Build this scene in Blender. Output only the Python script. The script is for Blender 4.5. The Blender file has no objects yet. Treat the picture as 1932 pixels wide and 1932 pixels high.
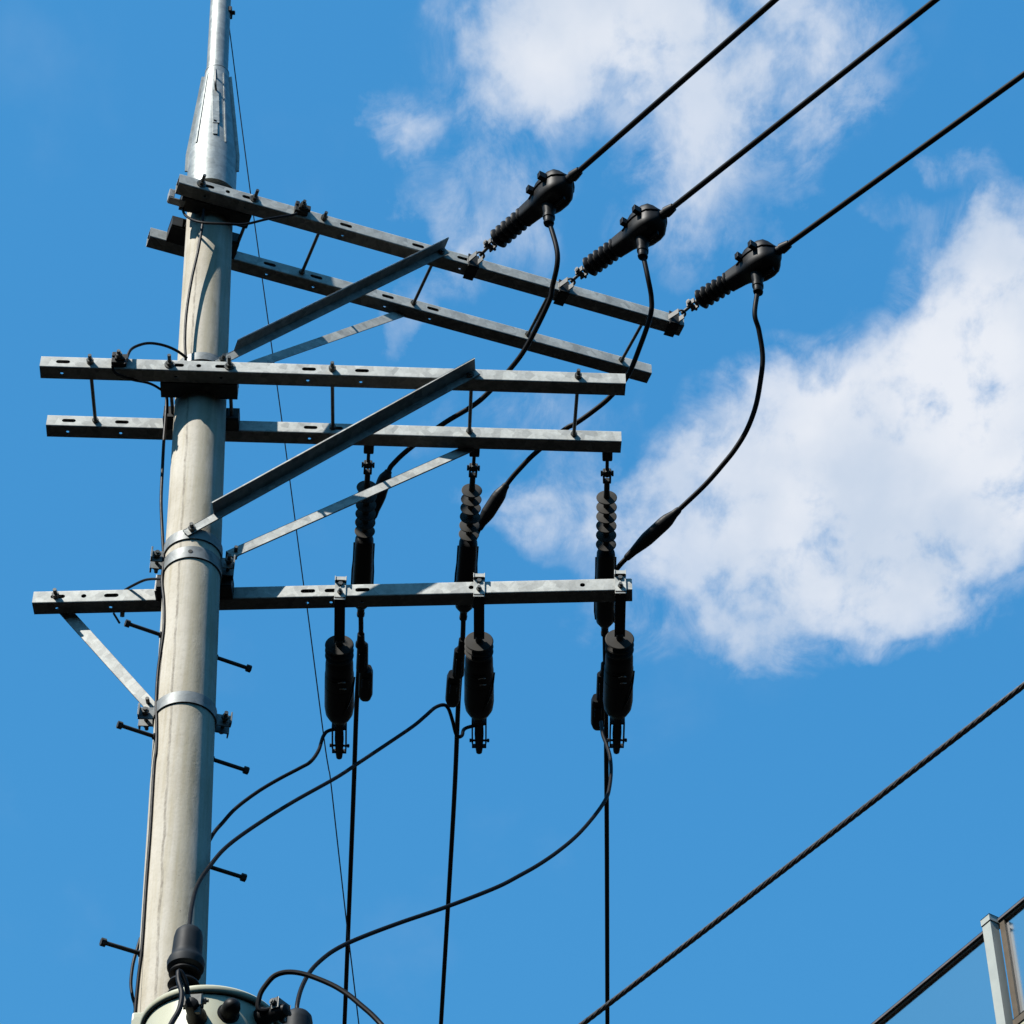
import bpy, bmesh, math, random
import numpy as np
from mathutils import Vector, Matrix
random.seed(7)
R = math.radians
V = Vector
scene = bpy.context.scene
col = scene.collection

# ------------------------------------------------------------------ camera, sky, sun, exposure
PITCH = R(46.4); FPX = 5500.0; HALF = 966.0          # focal length in units of a 1932 wide picture
CAM = V((0, 0, 1.6))
cd = bpy.data.cameras.new("camera"); cam = bpy.data.objects.new("camera", cd); col.objects.link(cam)
cam.location = CAM; cam.rotation_euler = (R(90) + PITCH, 0, 0)
cd.sensor_width = 36; cd.lens = 36 * FPX / 1932; cd.clip_start = 0.05; cd.clip_end = 3000
scene.camera = cam
FWD = V((0, math.cos(PITCH), math.sin(PITCH))); UPV = V((0, -math.sin(PITCH), math.cos(PITCH))); RGT = V((1, 0, 0))

SUN_EL, SUN_AZ = R(47), R(50)                       # azimuth: to the left of the direction back to the viewer
sun_dir = V((-math.sin(SUN_AZ) * math.cos(SUN_EL), -math.cos(SUN_AZ) * math.cos(SUN_EL), math.sin(SUN_EL)))
sd = bpy.data.lights.new("sun", 'SUN'); sd.energy = 5.0; sd.angle = R(0.53); sd.color = (1.0, 0.965, 0.9)
so = bpy.data.objects.new("sun", sd); col.objects.link(so)
so.rotation_euler = sun_dir.to_track_quat('Z', 'Y').to_euler(); so.location = (-20, -20, 30)

scene.render.engine = 'CYCLES'; scene.cycles.diffuse_bounces = 0; scene.cycles.glossy_bounces = 2   # contrasty picture: direct sun and sky only
scene.view_settings.view_transform = 'Standard'; scene.view_settings.look = 'None'
scene.view_settings.exposure = 0.55; scene.view_settings.gamma = 1.0

def ray(u, v):
    return FWD + RGT * ((u - HALF) / FPX) + UPV * ((HALF - v) / FPX)
def P(u, v, Y):
    d = ray(u, v); return CAM + d * (Y / d.y)
def Pz(u, v, z):
    d = ray(u, v); return CAM + d * ((z - CAM.z) / d.z)
def proj(p):
    r = p - CAM; dp = r.dot(FWD)
    return HALF + FPX * r.dot(RGT) / dp, HALF - FPX * r.dot(UPV) / dp

world = bpy.data.worlds.new("World"); scene.world = world; world.use_nodes = True
def build_world():
    nt = world.node_tree; N = nt.nodes; L = nt.links; N.clear()
    out = N.new('ShaderNodeOutputWorld'); bg = N.new('ShaderNodeBackground'); L.new(bg.outputs[0], out.inputs[0])
    sky = N.new('ShaderNodeTexSky'); sky.sky_type = 'NISHITA'; sky.sun_disc = False
    sky.sun_elevation = SUN_EL; sky.sun_rotation = math.pi + SUN_AZ
    sky.altitude = 0; sky.air_density = 1.0; sky.dust_density = 0.3; sky.ozone_density = 2.0
    bg.inputs['Strength'].default_value = 0.10
    def math_(op, a, b=None, clamp=False):
        n = N.new('ShaderNodeMath'); n.operation = op; n.use_clamp = clamp
        for i, x in enumerate((a, b)):
            if x is None: continue
            if isinstance(x, (int, float)): n.inputs[i].default_value = x
            else: L.new(x, n.inputs[i])
        return n.outputs[0]
    def vmath(op, a, b=None, s=None):
        n = N.new('ShaderNodeVectorMath'); n.operation = op
        for i, x in enumerate((a, b)):
            if x is None: continue
            if isinstance(x, (tuple, list)): n.inputs[i].default_value = x
            else: L.new(x, n.inputs[i])
        if s is not None:
            if isinstance(s, (int, float)): n.inputs['Scale'].default_value = s
            else: L.new(s, n.inputs['Scale'])
        return n.outputs['Value'] if op == 'LENGTH' else n.outputs[0]
    def noise(vec, scale, detail=8, rough=0.55, dist=0.0, color=False):
        n = N.new('ShaderNodeTexNoise'); n.noise_dimensions = '3D'
        n.inputs['Scale'].default_value = scale; n.inputs['Detail'].default_value = detail
        n.inputs['Roughness'].default_value = rough; n.inputs['Distortion'].default_value = dist
        L.new(vec, n.inputs['Vector']); return n.outputs[1 if color else 0]
    def mrange(x, a, b, c=0.0, d=1.0, kind='SMOOTHSTEP'):
        n = N.new('ShaderNodeMapRange'); n.interpolation_type = kind
        L.new(x, n.inputs['Value'])
        for i, q in zip(('From Min', 'From Max', 'To Min', 'To Max'), (a, b, c, d)): n.inputs[i].default_value = q
        return n.outputs['Result']
    sp = N.new('ShaderNodeSeparateColor'); L.new(sky.outputs[0], sp.inputs[0]); tint = N.new('ShaderNodeCombineColor')
    for i, (k, g_) in enumerate(SKY_CURVE): L.new(math_('MULTIPLY', math_('POWER', sp.outputs[i], g_), k), tint.inputs[i])
    # cloud layer: a level sheet one unit overhead, so a direction becomes the point (x/z, y/z) of the sheet
    tc = N.new('ShaderNodeTexCoord'); sx = N.new('ShaderNodeSeparateXYZ'); L.new(tc.outputs['Generated'], sx.inputs[0])
    zz = math_('MAXIMUM', sx.outputs[2], 0.05)
    cx = N.new('ShaderNodeCombineXYZ')
    L.new(math_('DIVIDE', sx.outputs[0], zz), cx.inputs[0]); L.new(math_('DIVIDE', sx.outputs[1], zz), cx.inputs[1])
    q = cx.outputs[0]
    qs = vmath('MULTIPLY', q, (1.0, 0.66, 1.0))
    w1 = vmath('SCALE', vmath('SUBTRACT', noise(qs, 11, 3, 0.5, color=True), (0.5, 0.5, 0.5)), s=0.085)
    w2 = vmath('SCALE', vmath('SUBTRACT', noise(qs, 46, 6, 0.6, color=True), (0.5, 0.5, 0.5)), s=0.028)
    qw = vmath('ADD', vmath('ADD', q, w1), w2)
    def toq(u, v):
        d = ray(u, v); return np.array([d.x / d.z, d.y / d.z])
    total = None
    for (u, v, a, b, ang, wgt, soft) in CLOUDS:
        c = toq(u, v); ca, sa = math.cos(R(ang)), math.sin(R(ang))
        qa = toq(u + a * ca, v + a * sa) - c; qb = toq(u - b * sa, v + b * ca) - c
        U, S, _ = np.linalg.svd(np.stack([qa, qb], 1))
        mp = N.new('ShaderNodeMapping'); mp.vector_type = 'TEXTURE'
        mp.inputs['Location'].default_value = (c[0], c[1], 0)
        mp.inputs['Rotation'].default_value = (0, 0, math.atan2(U[1, 0], U[0, 0]))
        mp.inputs['Scale'].default_value = (S[0], S[1], 1)
        L.new(qw, mp.inputs['Vector'])
        m = math_('MULTIPLY', mrange(vmath('LENGTH', mp.outputs[0]), 1.0 + soft, 1.0 - soft), wgt)
        total = m if total is None else math_('ADD', total, math_('MULTIPLY', m, math_('SUBTRACT', 1.0, total, True)))
    n1 = noise(qs, 30, 12, 0.60, 0.15); n2 = noise(qs, 8, 6, 0.55); n3 = noise(qs, 14, 4, 0.5)
    nn = math_('ADD', math_('MULTIPLY', math_('SUBTRACT', n1, 0.5), 3.0), math_('MULTIPLY', math_('SUBTRACT', n3, 0.5), 0.9))
    field = math_('ADD', math_('MULTIPLY', total, 1.45), math_('MULTIPLY', nn, math_('ADD', 0.35, math_('MULTIPLY', total, 0.5))))
    thick = math_('MULTIPLY', mrange(field, 0.46, 1.42, kind='SMOOTHSTEP'), 0.80)
    thin = math_('MULTIPLY', math_('MULTIPLY', mrange(field, 0.12, 1.00, kind='LINEAR'), 0.55), mrange(noise(qs, 24, 12, 0.66, 0.6), 0.36, 0.64))
    dens = math_('MULTIPLY', math_('MAXIMUM', thick, thin), mrange(total, 0.02, 0.2))
    core = mrange(total, 0.80, 1.0, kind='LINEAR')
    dens = math_('ADD', dens, math_('MULTIPLY', math_('MULTIPLY', core, 0.22), mrange(field, 0.7, 1.3)), True)
    # thin veil everywhere, very faint
    veil = math_('MULTIPLY', mrange(n2, 0.55, 0.8), 0.10)
    dens = math_('MAXIMUM', dens, math_('MULTIPLY', veil, 0.6))
    shade = mrange(noise(vmath('ADD', qs, (0.02, -0.03, 0.3)), 14, 7, 0.5), 0.28, 0.66)
    ccol = N.new('ShaderNodeMix'); ccol.data_type = 'RGBA'
    L.new(shade, ccol.inputs[0]); ccol.inputs[6].default_value = (*CLOUD_LOW, 1); ccol.inputs[7].default_value = (*CLOUD_HIGH, 1)
    mix = N.new('ShaderNodeMix'); mix.data_type = 'RGBA'
    L.new(math_('MULTIPLY', dens, 0.96), mix.inputs[0]); L.new(tint.outputs[0], mix.inputs[6]); L.new(ccol.outputs[2], mix.inputs[7])
    L.new(mix.outputs[2], bg.inputs['Color'])
SKY_CURVE = ((0.48, 0.75), (1.78, 0.45), (3.44, 0.28))     # gain and power of the sky's red, green and blue
CLOUD_LOW = (4.1, 4.7, 5.6); CLOUD_HIGH = (5.8, 6.0, 6.4)
# u, v, semi axes, tilt in degrees, weight, softness
CLOUDS = [
    (1100, 60, 240, 130, -4, 0.88, 0.6), (1040, 150, 170, 90, -12, 0.66, 0.7), (1330, 90, 300, 130, 10, 0.62, 0.75), (1230, 10, 300, 90, 0, 0.5, 0.7),
    (1330, 270, 170, 150, 30, 0.52, 0.75), (1480, 190, 110, 120, 20, 0.38, 0.8), (930, 205, 130, 45, 4, 0.36, 0.75), (768, 238, 50, 60, 0, 0.46, 0.85), (735, 190, 30, 50, 10, 0.36, 0.8),
    (795, 440, 50, 90, -12, 0.50, 0.75), (840, 530, 70, 60, 30, 0.42, 0.8), (755, 615, 30, 60, 10, 0.44, 0.8), (900, 330, 120, 120, 20, 0.36, 0.85), (960, 420, 60, 110, -10, 0.32, 0.8),
    (1500, 60, 120, 110, 0, 0.34, 0.9), (1320, 380, 120, 90, 20, 0.30, 0.9),
    (1670, 810, 310, 185, -22, 0.97, 0.5), (1850, 630, 180, 175, -35, 0.84, 0.55), (1550, 1010, 260, 150, -6, 0.90, 0.55), (1420, 1160, 120, 110, 10, 0.64, 0.65),
    (1410, 800, 150, 110, -30, 0.74, 0.6), (1800, 1010, 220, 150, -25, 0.88, 0.5), (1310, 930, 120, 130, 10, 0.55, 0.6), (1640, 1130, 230, 90, -6, 0.62, 0.6),
    (1100, 945, 150, 70, -14, 0.54, 0.75), (1000, 965, 70, 35, 0, 0.42, 0.7), (960, 780, 170, 50, -20, 0.34, 0.8), (1080, 800, 120, 60, -30, 0.30, 0.8), (1830, 335, 70, 35, 15, 0.44, 0.7), (1690, 390, 60, 30, 30, 0.26, 0.8),
    (1215, 1110, 90, 100, 20, 0.46, 0.8), (1180, 960, 110, 90, 0, 0.42, 0.8), (1940, 820, 160, 260, -20, 0.92, 0.45), (1920, 460, 90, 70, -30, 0.66, 0.6), (1390, 1250, 70, 40, 10, 0.42, 0.7), (1620, 1215, 60, 30, 10, 0.35, 0.8), (1800, 1170, 70, 40, -10, 0.35, 0.8),
]
build_world()

# ------------------------------------------------------------------ materials
def new_mat(name):
    m = bpy.data.materials.new(name); m.use_nodes = True
    nt = m.node_tree; b = nt.nodes['Principled BSDF']
    return m, nt.nodes, nt.links, b
def ramp(N, L, src, stops):
    r = N.new('ShaderNodeValToRGB'); L.new(src, r.inputs[0])
    e = r.color_ramp.elements
    while len(e) < len(stops): e.new(0.5)
    for el, (p, c) in zip(e, stops):
        el.position = p; el.color = (*c, 1) if len(c) == 3 else c
    return r.outputs[0]
def tex_noise(N, L, vec, scale, detail=6, rough=0.55, sc=None):
    if sc is not None:
        mp = N.new('ShaderNodeMapping'); mp.inputs['Scale'].default_value = sc; L.new(vec, mp.inputs['Vector']); vec = mp.outputs[0]
    n = N.new('ShaderNodeTexNoise'); n.inputs['Scale'].default_value = scale; n.inputs['Detail'].default_value = detail
    n.inputs['Roughness'].default_value = rough; L.new(vec, n.inputs['Vector']); return n.outputs[0]
def mixc(N, L, fac, a, b, mode='MIX'):
    n = N.new('ShaderNodeMix'); n.data_type = 'RGBA'; n.blend_type = mode
    for i, x in ((0, fac), (6, a), (7, b)):
        if isinstance(x, (int, float)): n.inputs[i].default_value = x
        elif isinstance(x, tuple): n.inputs[i].default_value = (*x, 1)
        else: L.new(x, n.inputs[i])
    return n.outputs[2]
def add_bump(N, L, b, h, strength, dist):
    n = N.new('ShaderNodeBump'); n.inputs['Strength'].default_value = strength; n.inputs['Distance'].default_value = dist
    L.new(h, n.inputs['Height']); L.new(n.outputs[0], b.inputs['Normal'])

def galvanised(name, dark, light, metal=0.35, rough=0.5):
    m, N, L, b = new_mat(name)
    tc = N.new('ShaderNodeTexCoord'); o = tc.outputs['Object']
    vo = N.new('ShaderNodeTexVoronoi'); vo.inputs['Scale'].default_value = 26; L.new(o, vo.inputs['Vector'])
    sep = N.new('ShaderNodeSeparateColor'); L.new(vo.outputs['Color'], sep.inputs[0])
    n1 = tex_noise(N, L, o, 9, 8, 0.6); n2 = tex_noise(N, L, o, 60, 5, 0.6)
    mx = N.new('ShaderNodeMath'); mx.operation = 'MULTIPLY_ADD'; L.new(sep.outputs[0], mx.inputs[0]); mx.inputs[1].default_value = 0.42
    L.new(n1, mx.inputs[2])
    mid = tuple((x + y) / 2 for x, y in zip(dark, light))
    c = ramp(N, L, mx.outputs[0], [(0.42, dark), (0.68, mid), (0.92, light)])
    st = ramp(N, L, n2, [(0.3, (0.82, 0.82, 0.8)), (0.6, (1, 1, 1))])
    c = mixc(N, L, 1.0, c, st, 'MULTIPLY')
    L.new(c, b.inputs['Base Color']); b.inputs['Metallic'].default_value = metal
    rr = N.new('ShaderNodeMapRange'); L.new(n1, rr.inputs['Value']); rr.inputs['To Min'].default_value = rough - 0.12; rr.inputs['To Max'].default_value = rough + 0.15
    L.new(rr.outputs[0], b.inputs['Roughness'])
    add_bump(N, L, b, n2, 0.08, 0.002)
    return m
def plain(name, colr, rough=0.5, metal=0.0, var=0.25, scale=25, spec=0.5):
    m, N, L, b = new_mat(name)
    tc = N.new('ShaderNodeTexCoord')
    n = tex_noise(N, L, tc.outputs['Object'], scale, 6, 0.6)
    c = ramp(N, L, n, [(0.3, tuple(x * (1 - var) for x in colr)), (0.7, tuple(min(1, x * (1 + var)) for x in colr))])
    L.new(c, b.inputs['Base Color']); b.inputs['Metallic'].default_value = metal
    rr = N.new('ShaderNodeMapRange'); L.new(n, rr.inputs['Value']); rr.inputs['To Min'].default_value = max(0.05, rough - 0.1); rr.inputs['To Max'].default_value = min(1, rough + 0.1)
    L.new(rr.outputs[0], b.inputs['Roughness']); b.inputs['Specular IOR Level'].default_value = spec
    return m
def concrete(lean):
    m, N, L, b = new_mat("pole_concrete")
    tc = N.new('ShaderNodeTexCoord'); o = tc.outputs['Object']
    streak = tex_noise(N, L, o, 1.0, 6, 0.6, (38, 38, 1.6)); blot = tex_noise(N, L, o, 3.0, 8, 0.65); fine = tex_noise(N, L, o, 70, 8, 0.7)
    c = ramp(N, L, blot, [(0.3, (0.45, 0.405, 0.325)), (0.52, (0.555, 0.51, 0.425)), (0.75, (0.63, 0.59, 0.515))])
    c = mixc(N, L, 1.0, c, ramp(N, L, streak, [(0.32, (0.84, 0.81, 0.72)), (0.55, (1, 1, 1))]), 'MULTIPLY')
    c = mixc(N, L, 1.0, c, ramp(N, L, fine, [(0.3, (0.86, 0.86, 0.84)), (0.5, (1, 1, 1))]), 'MULTIPLY')
    # angle round the axis: two mould seams and an ochre run
    sx = N.new('ShaderNodeSeparateXYZ'); L.new(o, sx.inputs[0])
    ux = N.new('ShaderNodeMath'); ux.operation = 'MULTIPLY_ADD'; L.new(sx.outputs[2], ux.inputs[0]); ux.inputs[1].default_value = -lean; L.new(sx.outputs[0], ux.inputs[2])
    at = N.new('ShaderNodeMath'); at.operation = 'ARCTAN2'; L.new(ux.outputs[0], at.inputs[0])
    ng = N.new('ShaderNodeMath'); ng.operation = 'MULTIPLY'; ng.inputs[1].default_value = -1; L.new(sx.outputs[1], ng.inputs[0]); L.new(ng.outputs[0], at.inputs[1])
    wob = tex_noise(N, L, o, 1.0, 6, 0.7, (3, 3, 9))
    wa = N.new('ShaderNodeMath'); wa.operation = 'MULTIPLY_ADD'; L.new(wob, wa.inputs[0]); wa.inputs[1].default_value = 0.16; L.new(at.outputs[0], wa.inputs[2])
    def band(center, width, soft):
        s = N.new('ShaderNodeMath'); s.operation = 'SUBTRACT'; L.new(wa.outputs[0], s.inputs[0]); s.inputs[1].default_value = center
        a = N.new('ShaderNodeMath'); a.operation = 'ABSOLUTE'; L.new(s.outputs[0], a.inputs[0])
        r = N.new('ShaderNodeMapRange'); r.interpolation_type = 'SMOOTHSTEP'; L.new(a.outputs[0], r.inputs['Value'])
        r.inputs['From Min'].default_value = width + soft; r.inputs['From Max'].default_value = width; return r.outputs[0]
    def mul(a, b_):
        n = N.new('ShaderNodeMath'); n.operation = 'MULTIPLY'
        for i, x in enumerate((a, b_)):
            if isinstance(x, (int, float)): n.inputs[i].default_value = x
            else: L.new(x, n.inputs[i])
        return n.outputs[0]
    brk = ramp(N, L, tex_noise(N, L, o, 1.0, 8, 0.75, (30, 30, 14)), [(0.40, (0.15, 0.15, 0.15)), (0.60, (1, 1, 1))])
    brk2 = ramp(N, L, tex_noise(N, L, o, 1.0, 6, 0.7, (10, 10, 3)), [(0.4, (0, 0, 0)), (0.7, (1, 1, 1))])
    seam = band(-0.29, 0.016, 0.05)
    c = mixc(N, L, mul(mul(seam, brk), 0.85), c, (0.22, 0.19, 0.15))
    c = mixc(N, L, mul(band(0.36, 0.10, 0.25), 0.5), c, (0.36, 0.32, 0.22))
    c = mixc(N, L, mul(mul(band(0.56, 0.03, 0.16), brk2), 0.7), c, (0.20, 0.18, 0.12))
    pits = ramp(N, L, tex_noise(N, L, o, 42, 3, 0.5), [(0.735, (0, 0, 0)), (0.77, (1, 1, 1))])
    c = mixc(N, L, mul(pits, 0.7), c, (0.15, 0.13, 0.1))
    L.new(c, b.inputs['Base Color']); b.inputs['Roughness'].default_value = 0.85
    h = N.new('ShaderNodeMath'); h.operation = 'MULTIPLY_ADD'; L.new(seam, h.inputs[0]); h.inputs[1].default_value = 0.8; L.new(fine, h.inputs[2])
    add_bump(N, L, b, h.outputs[0], 0.35, 0.004)
    return m
def asphalt():
    m, N, L, b = new_mat("asphalt")
    tc = N.new('ShaderNodeTexCoord'); o = tc.outputs['Object']
    f = tex_noise(N, L, o, 60, 8, 0.7); g = tex_noise(N, L, o, 0.5, 6, 0.6)
    c = mixc(N, L, 1.0, ramp(N, L, f, [(0.3, (0.004, 0.004, 0.004)), (0.7, (0.011, 0.011, 0.0105))]), ramp(N, L, g, [(0.3, (0.7, 0.7, 0.7)), (0.7, (1, 1, 1))]), 'MULTIPLY')
    L.new(c, b.inputs['Base Color']); b.inputs['Roughness'].default_value = 0.9; add_bump(N, L, b, f, 0.4, 0.01)
    return m
def frosted():
    m, N, L, b = new_mat("frosted_glass")
    tc = N.new('ShaderNodeTexCoord'); n = tex_noise(N, L, tc.outputs['Object'], 1.3, 4, 0.5)
    c = ramp(N, L, n, [(0.3, (0.62, 0.72, 0.72)), (0.7, (0.76, 0.84, 0.83))])
    out = N['Material Output']
    tr = N.new('ShaderNodeBsdfTranslucent'); L.new(c, tr.inputs['Color'])
    tp = N.new('ShaderNodeBsdfTransparent'); tp.inputs['Color'].default_value = (0.92, 0.97, 0.97, 1)
    mx = N.new('ShaderNodeMixShader'); mx.inputs[0].default_value = 0.5; L.new(tp.outputs[0], mx.inputs[1])
    df = N.new('ShaderNodeBsdfDiffuse'); L.new(c, df.inputs['Color']); m3 = N.new('ShaderNodeMixShader'); m3.inputs[0].default_value = 0.4
    L.new(tr.outputs[0], m3.inputs[1]); L.new(df.outputs[0], m3.inputs[2]); L.new(m3.outputs[0], mx.inputs[2])
    gl = N.new('ShaderNodeBsdfGlossy'); gl.inputs['Roughness'].default_value = 0.15
    fr = N.new('ShaderNodeFresnel'); fr.inputs['IOR'].default_value = 1.35
    m2 = N.new('ShaderNodeMixShader'); L.new(fr.outputs[0], m2.inputs[0]); L.new(mx.outputs[0], m2.inputs[1]); L.new(gl.outputs[0], m2.inputs[2])
    L.new(m2.outputs[0], out.inputs['Surface'])
    return m
GALV = galvanised("galvanised_steel", (0.36, 0.365, 0.345), (0.60, 0.605, 0.565), 0.10, 0.62)
ZINC = galvanised("zinc_sheet", (0.17, 0.18, 0.18), (0.28, 0.295, 0.29), 0.2, 0.55)
MASTM = galvanised("mast_steel", (0.24, 0.255, 0.25), (0.38, 0.40, 0.385), 0.4, 0.48)
GREYST = plain("grey_steel", (0.12, 0.12, 0.115), 0.6, 0.1, 0.3, 50)
BOLT = plain("bolt_steel", (0.10, 0.10, 0.092), 0.5, 0.4, 0.4, 60)
BRIGHT = plain("bright_steel", (0.36, 0.36, 0.34), 0.5, 0.3, 0.3, 60)
DARKST = plain("weathered_steel", (0.035, 0.035, 0.033), 0.65, 0.1, 0.4, 30, 0.25)
RUBBER = plain("black_rubber", (0.006, 0.006, 0.0065), 0.5, 0, 0.3, 30, 0.16)
CABLE = plain("cable_sheath", (0.006, 0.006, 0.007), 0.5, 0, 0.3, 40, 0.12)
POLY = plain("grey_polymer", (0.036, 0.033, 0.028), 0.65, 0, 0.15, 30, 0.3)
CAPM = plain("dark_cap_rubber", (0.012, 0.015, 0.018), 0.6, 0, 0.45, 22, 0.2)
TANK = plain("tank_paint", (0.54, 0.53, 0.39), 0.35, 0, 0.05, 6, 0.5)
STRAND = plain("stranded_steel", (0.075, 0.070, 0.070), 0.45, 0.3, 0.4, 90)
ALU = plain("aluminium_frame", (0.38, 0.40, 0.365), 0.5, 0.1, 0.06, 8)
BRONZE = plain("bronze_frame", (0.10, 0.078, 0.055), 0.5, 0.1, 0.15, 10)
RAILM = plain("rail_metal", (0.13, 0.115, 0.115), 0.5, 0.2, 0.1, 10)
WALLM = plain("dark_cladding", (0.02, 0.019, 0.018), 0.8, 0, 0.15, 3, 0.1)
FASCIA = plain("pale_render", (0.42, 0.41, 0.30), 0.85, 0, 0.06, 3)
ASPH = asphalt(); GLASS = frosted()
WINM = plain("window_glass", (0.03, 0.04, 0.05), 0.08, 0, 0.1, 2)

# ------------------------------------------------------------------ mesh helpers
def frame_of(axis):
    a = axis.normalized(); ref = V((0, 0, 1)) if abs(a.z) < 0.95 else V((1, 0, 0))
    x = ref.cross(a).normalized(); return x, a.cross(x).normalized(), a
class Shape:
    def __init__(s): s.bm = bmesh.new()
    def box(s, c, ax, ay, az, hx, hy, hz, bev=0.0):
        ax, ay, az = ax.normalized(), ay.normalized(), az.normalized()
        t = bmesh.new(); bmesh.ops.create_cube(t, size=2.0)
        M = Matrix((ax * hx, ay * hy, az * hz)).transposed().to_4x4(); M.translation = c
        for v in t.verts: v.co = M @ v.co
        if bev: bmesh.ops.bevel(t, geom=t.edges[:], offset=bev, segments=2, profile=0.5, affect='EDGES')
        me = bpy.data.meshes.new("tmp"); t.to_mesh(me); s.bm.from_mesh(me); bpy.data.meshes.remove(me); t.free(); return s
    def rings(s, rings, close_ends=True, loop=False):
        rr = [[s.bm.verts.new(p) for p in r] for r in rings]
        n = len(rr[0])
        pairs = list(zip(rr[:-1], rr[1:]))
        if loop: pairs.append((rr[-1], rr[0]))
        for a, b in pairs:
            for i in range(n):
                j = (i + 1) % n
                try: s.bm.faces.new((a[i], a[j], b[j], b[i]))
                except ValueError: pass
        if close_ends and not loop:
            s.bm.faces.new(rr[0][::-1]); s.bm.faces.new(rr[-1])
        return s
    def lathe(s, o, axis, prof, seg=24, caps=True):
        x, y, a = frame_of(axis)
        rg = []
        for t, r in prof:
            r = max(r, 1e-4)
            rg.append([o + a * t + (x * math.cos(2 * math.pi * k / seg) + y * math.sin(2 * math.pi * k / seg)) * r for k in range(seg)])
        return s.rings(rg, caps)
    def cyl(s, p, q, r, r2=None, seg=16):
        d = q - p; return s.lathe(p, d, [(0, r), (d.length, r if r2 is None else r2)], seg)
    def hexa(s, p, q, r): return s.cyl(p, q, r, None, 6)
    def tube(s, pts, r, seg=10):
        pts = [V(p) for p in pts]; rs = r if isinstance(r, (list, tuple)) else [r] * len(pts)
        tans = []
        for i in range(len(pts)):
            a = pts[max(0, i - 1)]; b = pts[min(len(pts) - 1, i + 1)]; tans.append((b - a).normalized())
        x, y, _ = frame_of(tans[0]); rg = []
        for i, p in enumerate(pts):
            if i:
                ax = tans[i - 1].cross(tans[i])
                if ax.length > 1e-7:
                    M = Matrix.Rotation(tans[i - 1].angle(tans[i]), 3, ax.normalized()); x = M @ x
            x = (x - tans[i] * x.dot(tans[i])).normalized(); y = tans[i].cross(x)
            rg.append([p + (x * math.cos(2 * math.pi * k / seg) + y * math.sin(2 * math.pi * k / seg)) * rs[i] for k in range(seg)])
        return s.rings(rg)
    def band(s, o, axis, r0, r1, h, a0=0.0, a1=2 * math.pi, seg=48):
        x, y, a = frame_of(axis); rg = []
        full = abs(a1 - a0 - 2 * math.pi) < 1e-4
        n = seg if full else seg + 1
        for k in range(n):
            t = a0 + (a1 - a0) * k / seg; d = x * math.cos(t) + y * math.sin(t)
            rg.append([o + d * r0 - a * h / 2, o + d * r1 - a * h / 2, o + d * r1 + a * h / 2, o + d * r0 + a * h / 2])
        return s.rings(rg, True, full)
    def plate(s, pts, nrm, th):
        nrm = nrm.normalized() * th
        return s.rings([[V(p) for p in pts], [V(p) + nrm for p in pts]])
    def finish(s, name, mat, parent=None, origin=None, angle=35):
        bm = s.bm; bmesh.ops.recalc_face_normals(bm, faces=bm.faces)
        org = origin if origin is not None else (world_loc(parent) if parent else V((0, 0, 0)))
        for v in bm.verts: v.co -= org
        me = bpy.data.meshes.new(name); bm.to_mesh(me); bm.free()
        for p in me.polygons: p.use_smooth = True
        me.set_sharp_from_angle(angle=R(angle)); me.materials.append(mat)
        o = bpy.data.objects.new(name, me); col.objects.link(o)
        wn = o.modifiers.new("normals", 'WEIGHTED_NORMAL'); wn.keep_sharp = True; wn.weight = 80
        if parent:
            o.parent = parent; o.location = org - world_loc(parent)
        else: o.location = org
        return o
WL = {}
def world_loc(o):
    p = V(o.location)
    while o.parent: o = o.parent; p += V(o.location)
    return p
def tag(o, label=None, cat=None, group=None, kind=None):
    for k, v in (('label', label), ('category', cat), ('group', group), ('kind', kind)):
        if v: o[k] = v
    return o
def thing(name, loc, label, cat, group=None):
    o = bpy.data.objects.new(name, None); o.empty_display_size = 0.1; col.objects.link(o); o.location = loc
    return tag(o, label, cat, group)
def copy_tree(o, parent=None):
    c = o.copy(); col.objects.link(c)
    if parent: c.parent = parent
    for ch in list(o.children): copy_tree(ch, c)
    return c
def smooth(pts, n=10):
    """Catmull-Rom through the points"""
    pts = [V(p) for p in pts]; q = [pts[0] * 2 - pts[1]] + pts + [pts[-1] * 2 - pts[-2]]; out = []
    for i in range(1, len(q) - 2):
        a, b, c, d = q[i - 1], q[i], q[i + 1], q[i + 2]
        for k in range(n):
            t = k / n
            out.append(0.5 * ((2 * b) + (c - a) * t + (2 * a - 5 * b + 4 * c - d) * t * t + (3 * b - a - 3 * c + d) * t ** 3))
    out.append(pts[-1]); return out
def path(uv, Y0, Y1):
    """a cable seen at these points whose depth runs from Y0 to Y1 along its length"""
    L = [0]
    for a, b in zip(uv[:-1], uv[1:]): L.append(L[-1] + math.hypot(a[0] - b[0], a[1] - b[1]))
    return [P(u, v, Y0 + (Y1 - Y0) * l / L[-1]) for (u, v), l in zip(uv, L)]
X, Yv, Z = V((1, 0, 0)), V((0, 1, 0)), V((0, 0, 1))

# ------------------------------------------------------------------ ground
g = Shape(); g.rings([[V((-1500, -1500, 0)), V((1500, -1500, 0))], [V((-1500, 1500, 0)), V((1500, 1500, 0))]], False)
tag(g.finish("ground", ASPH), kind="structure")

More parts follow.
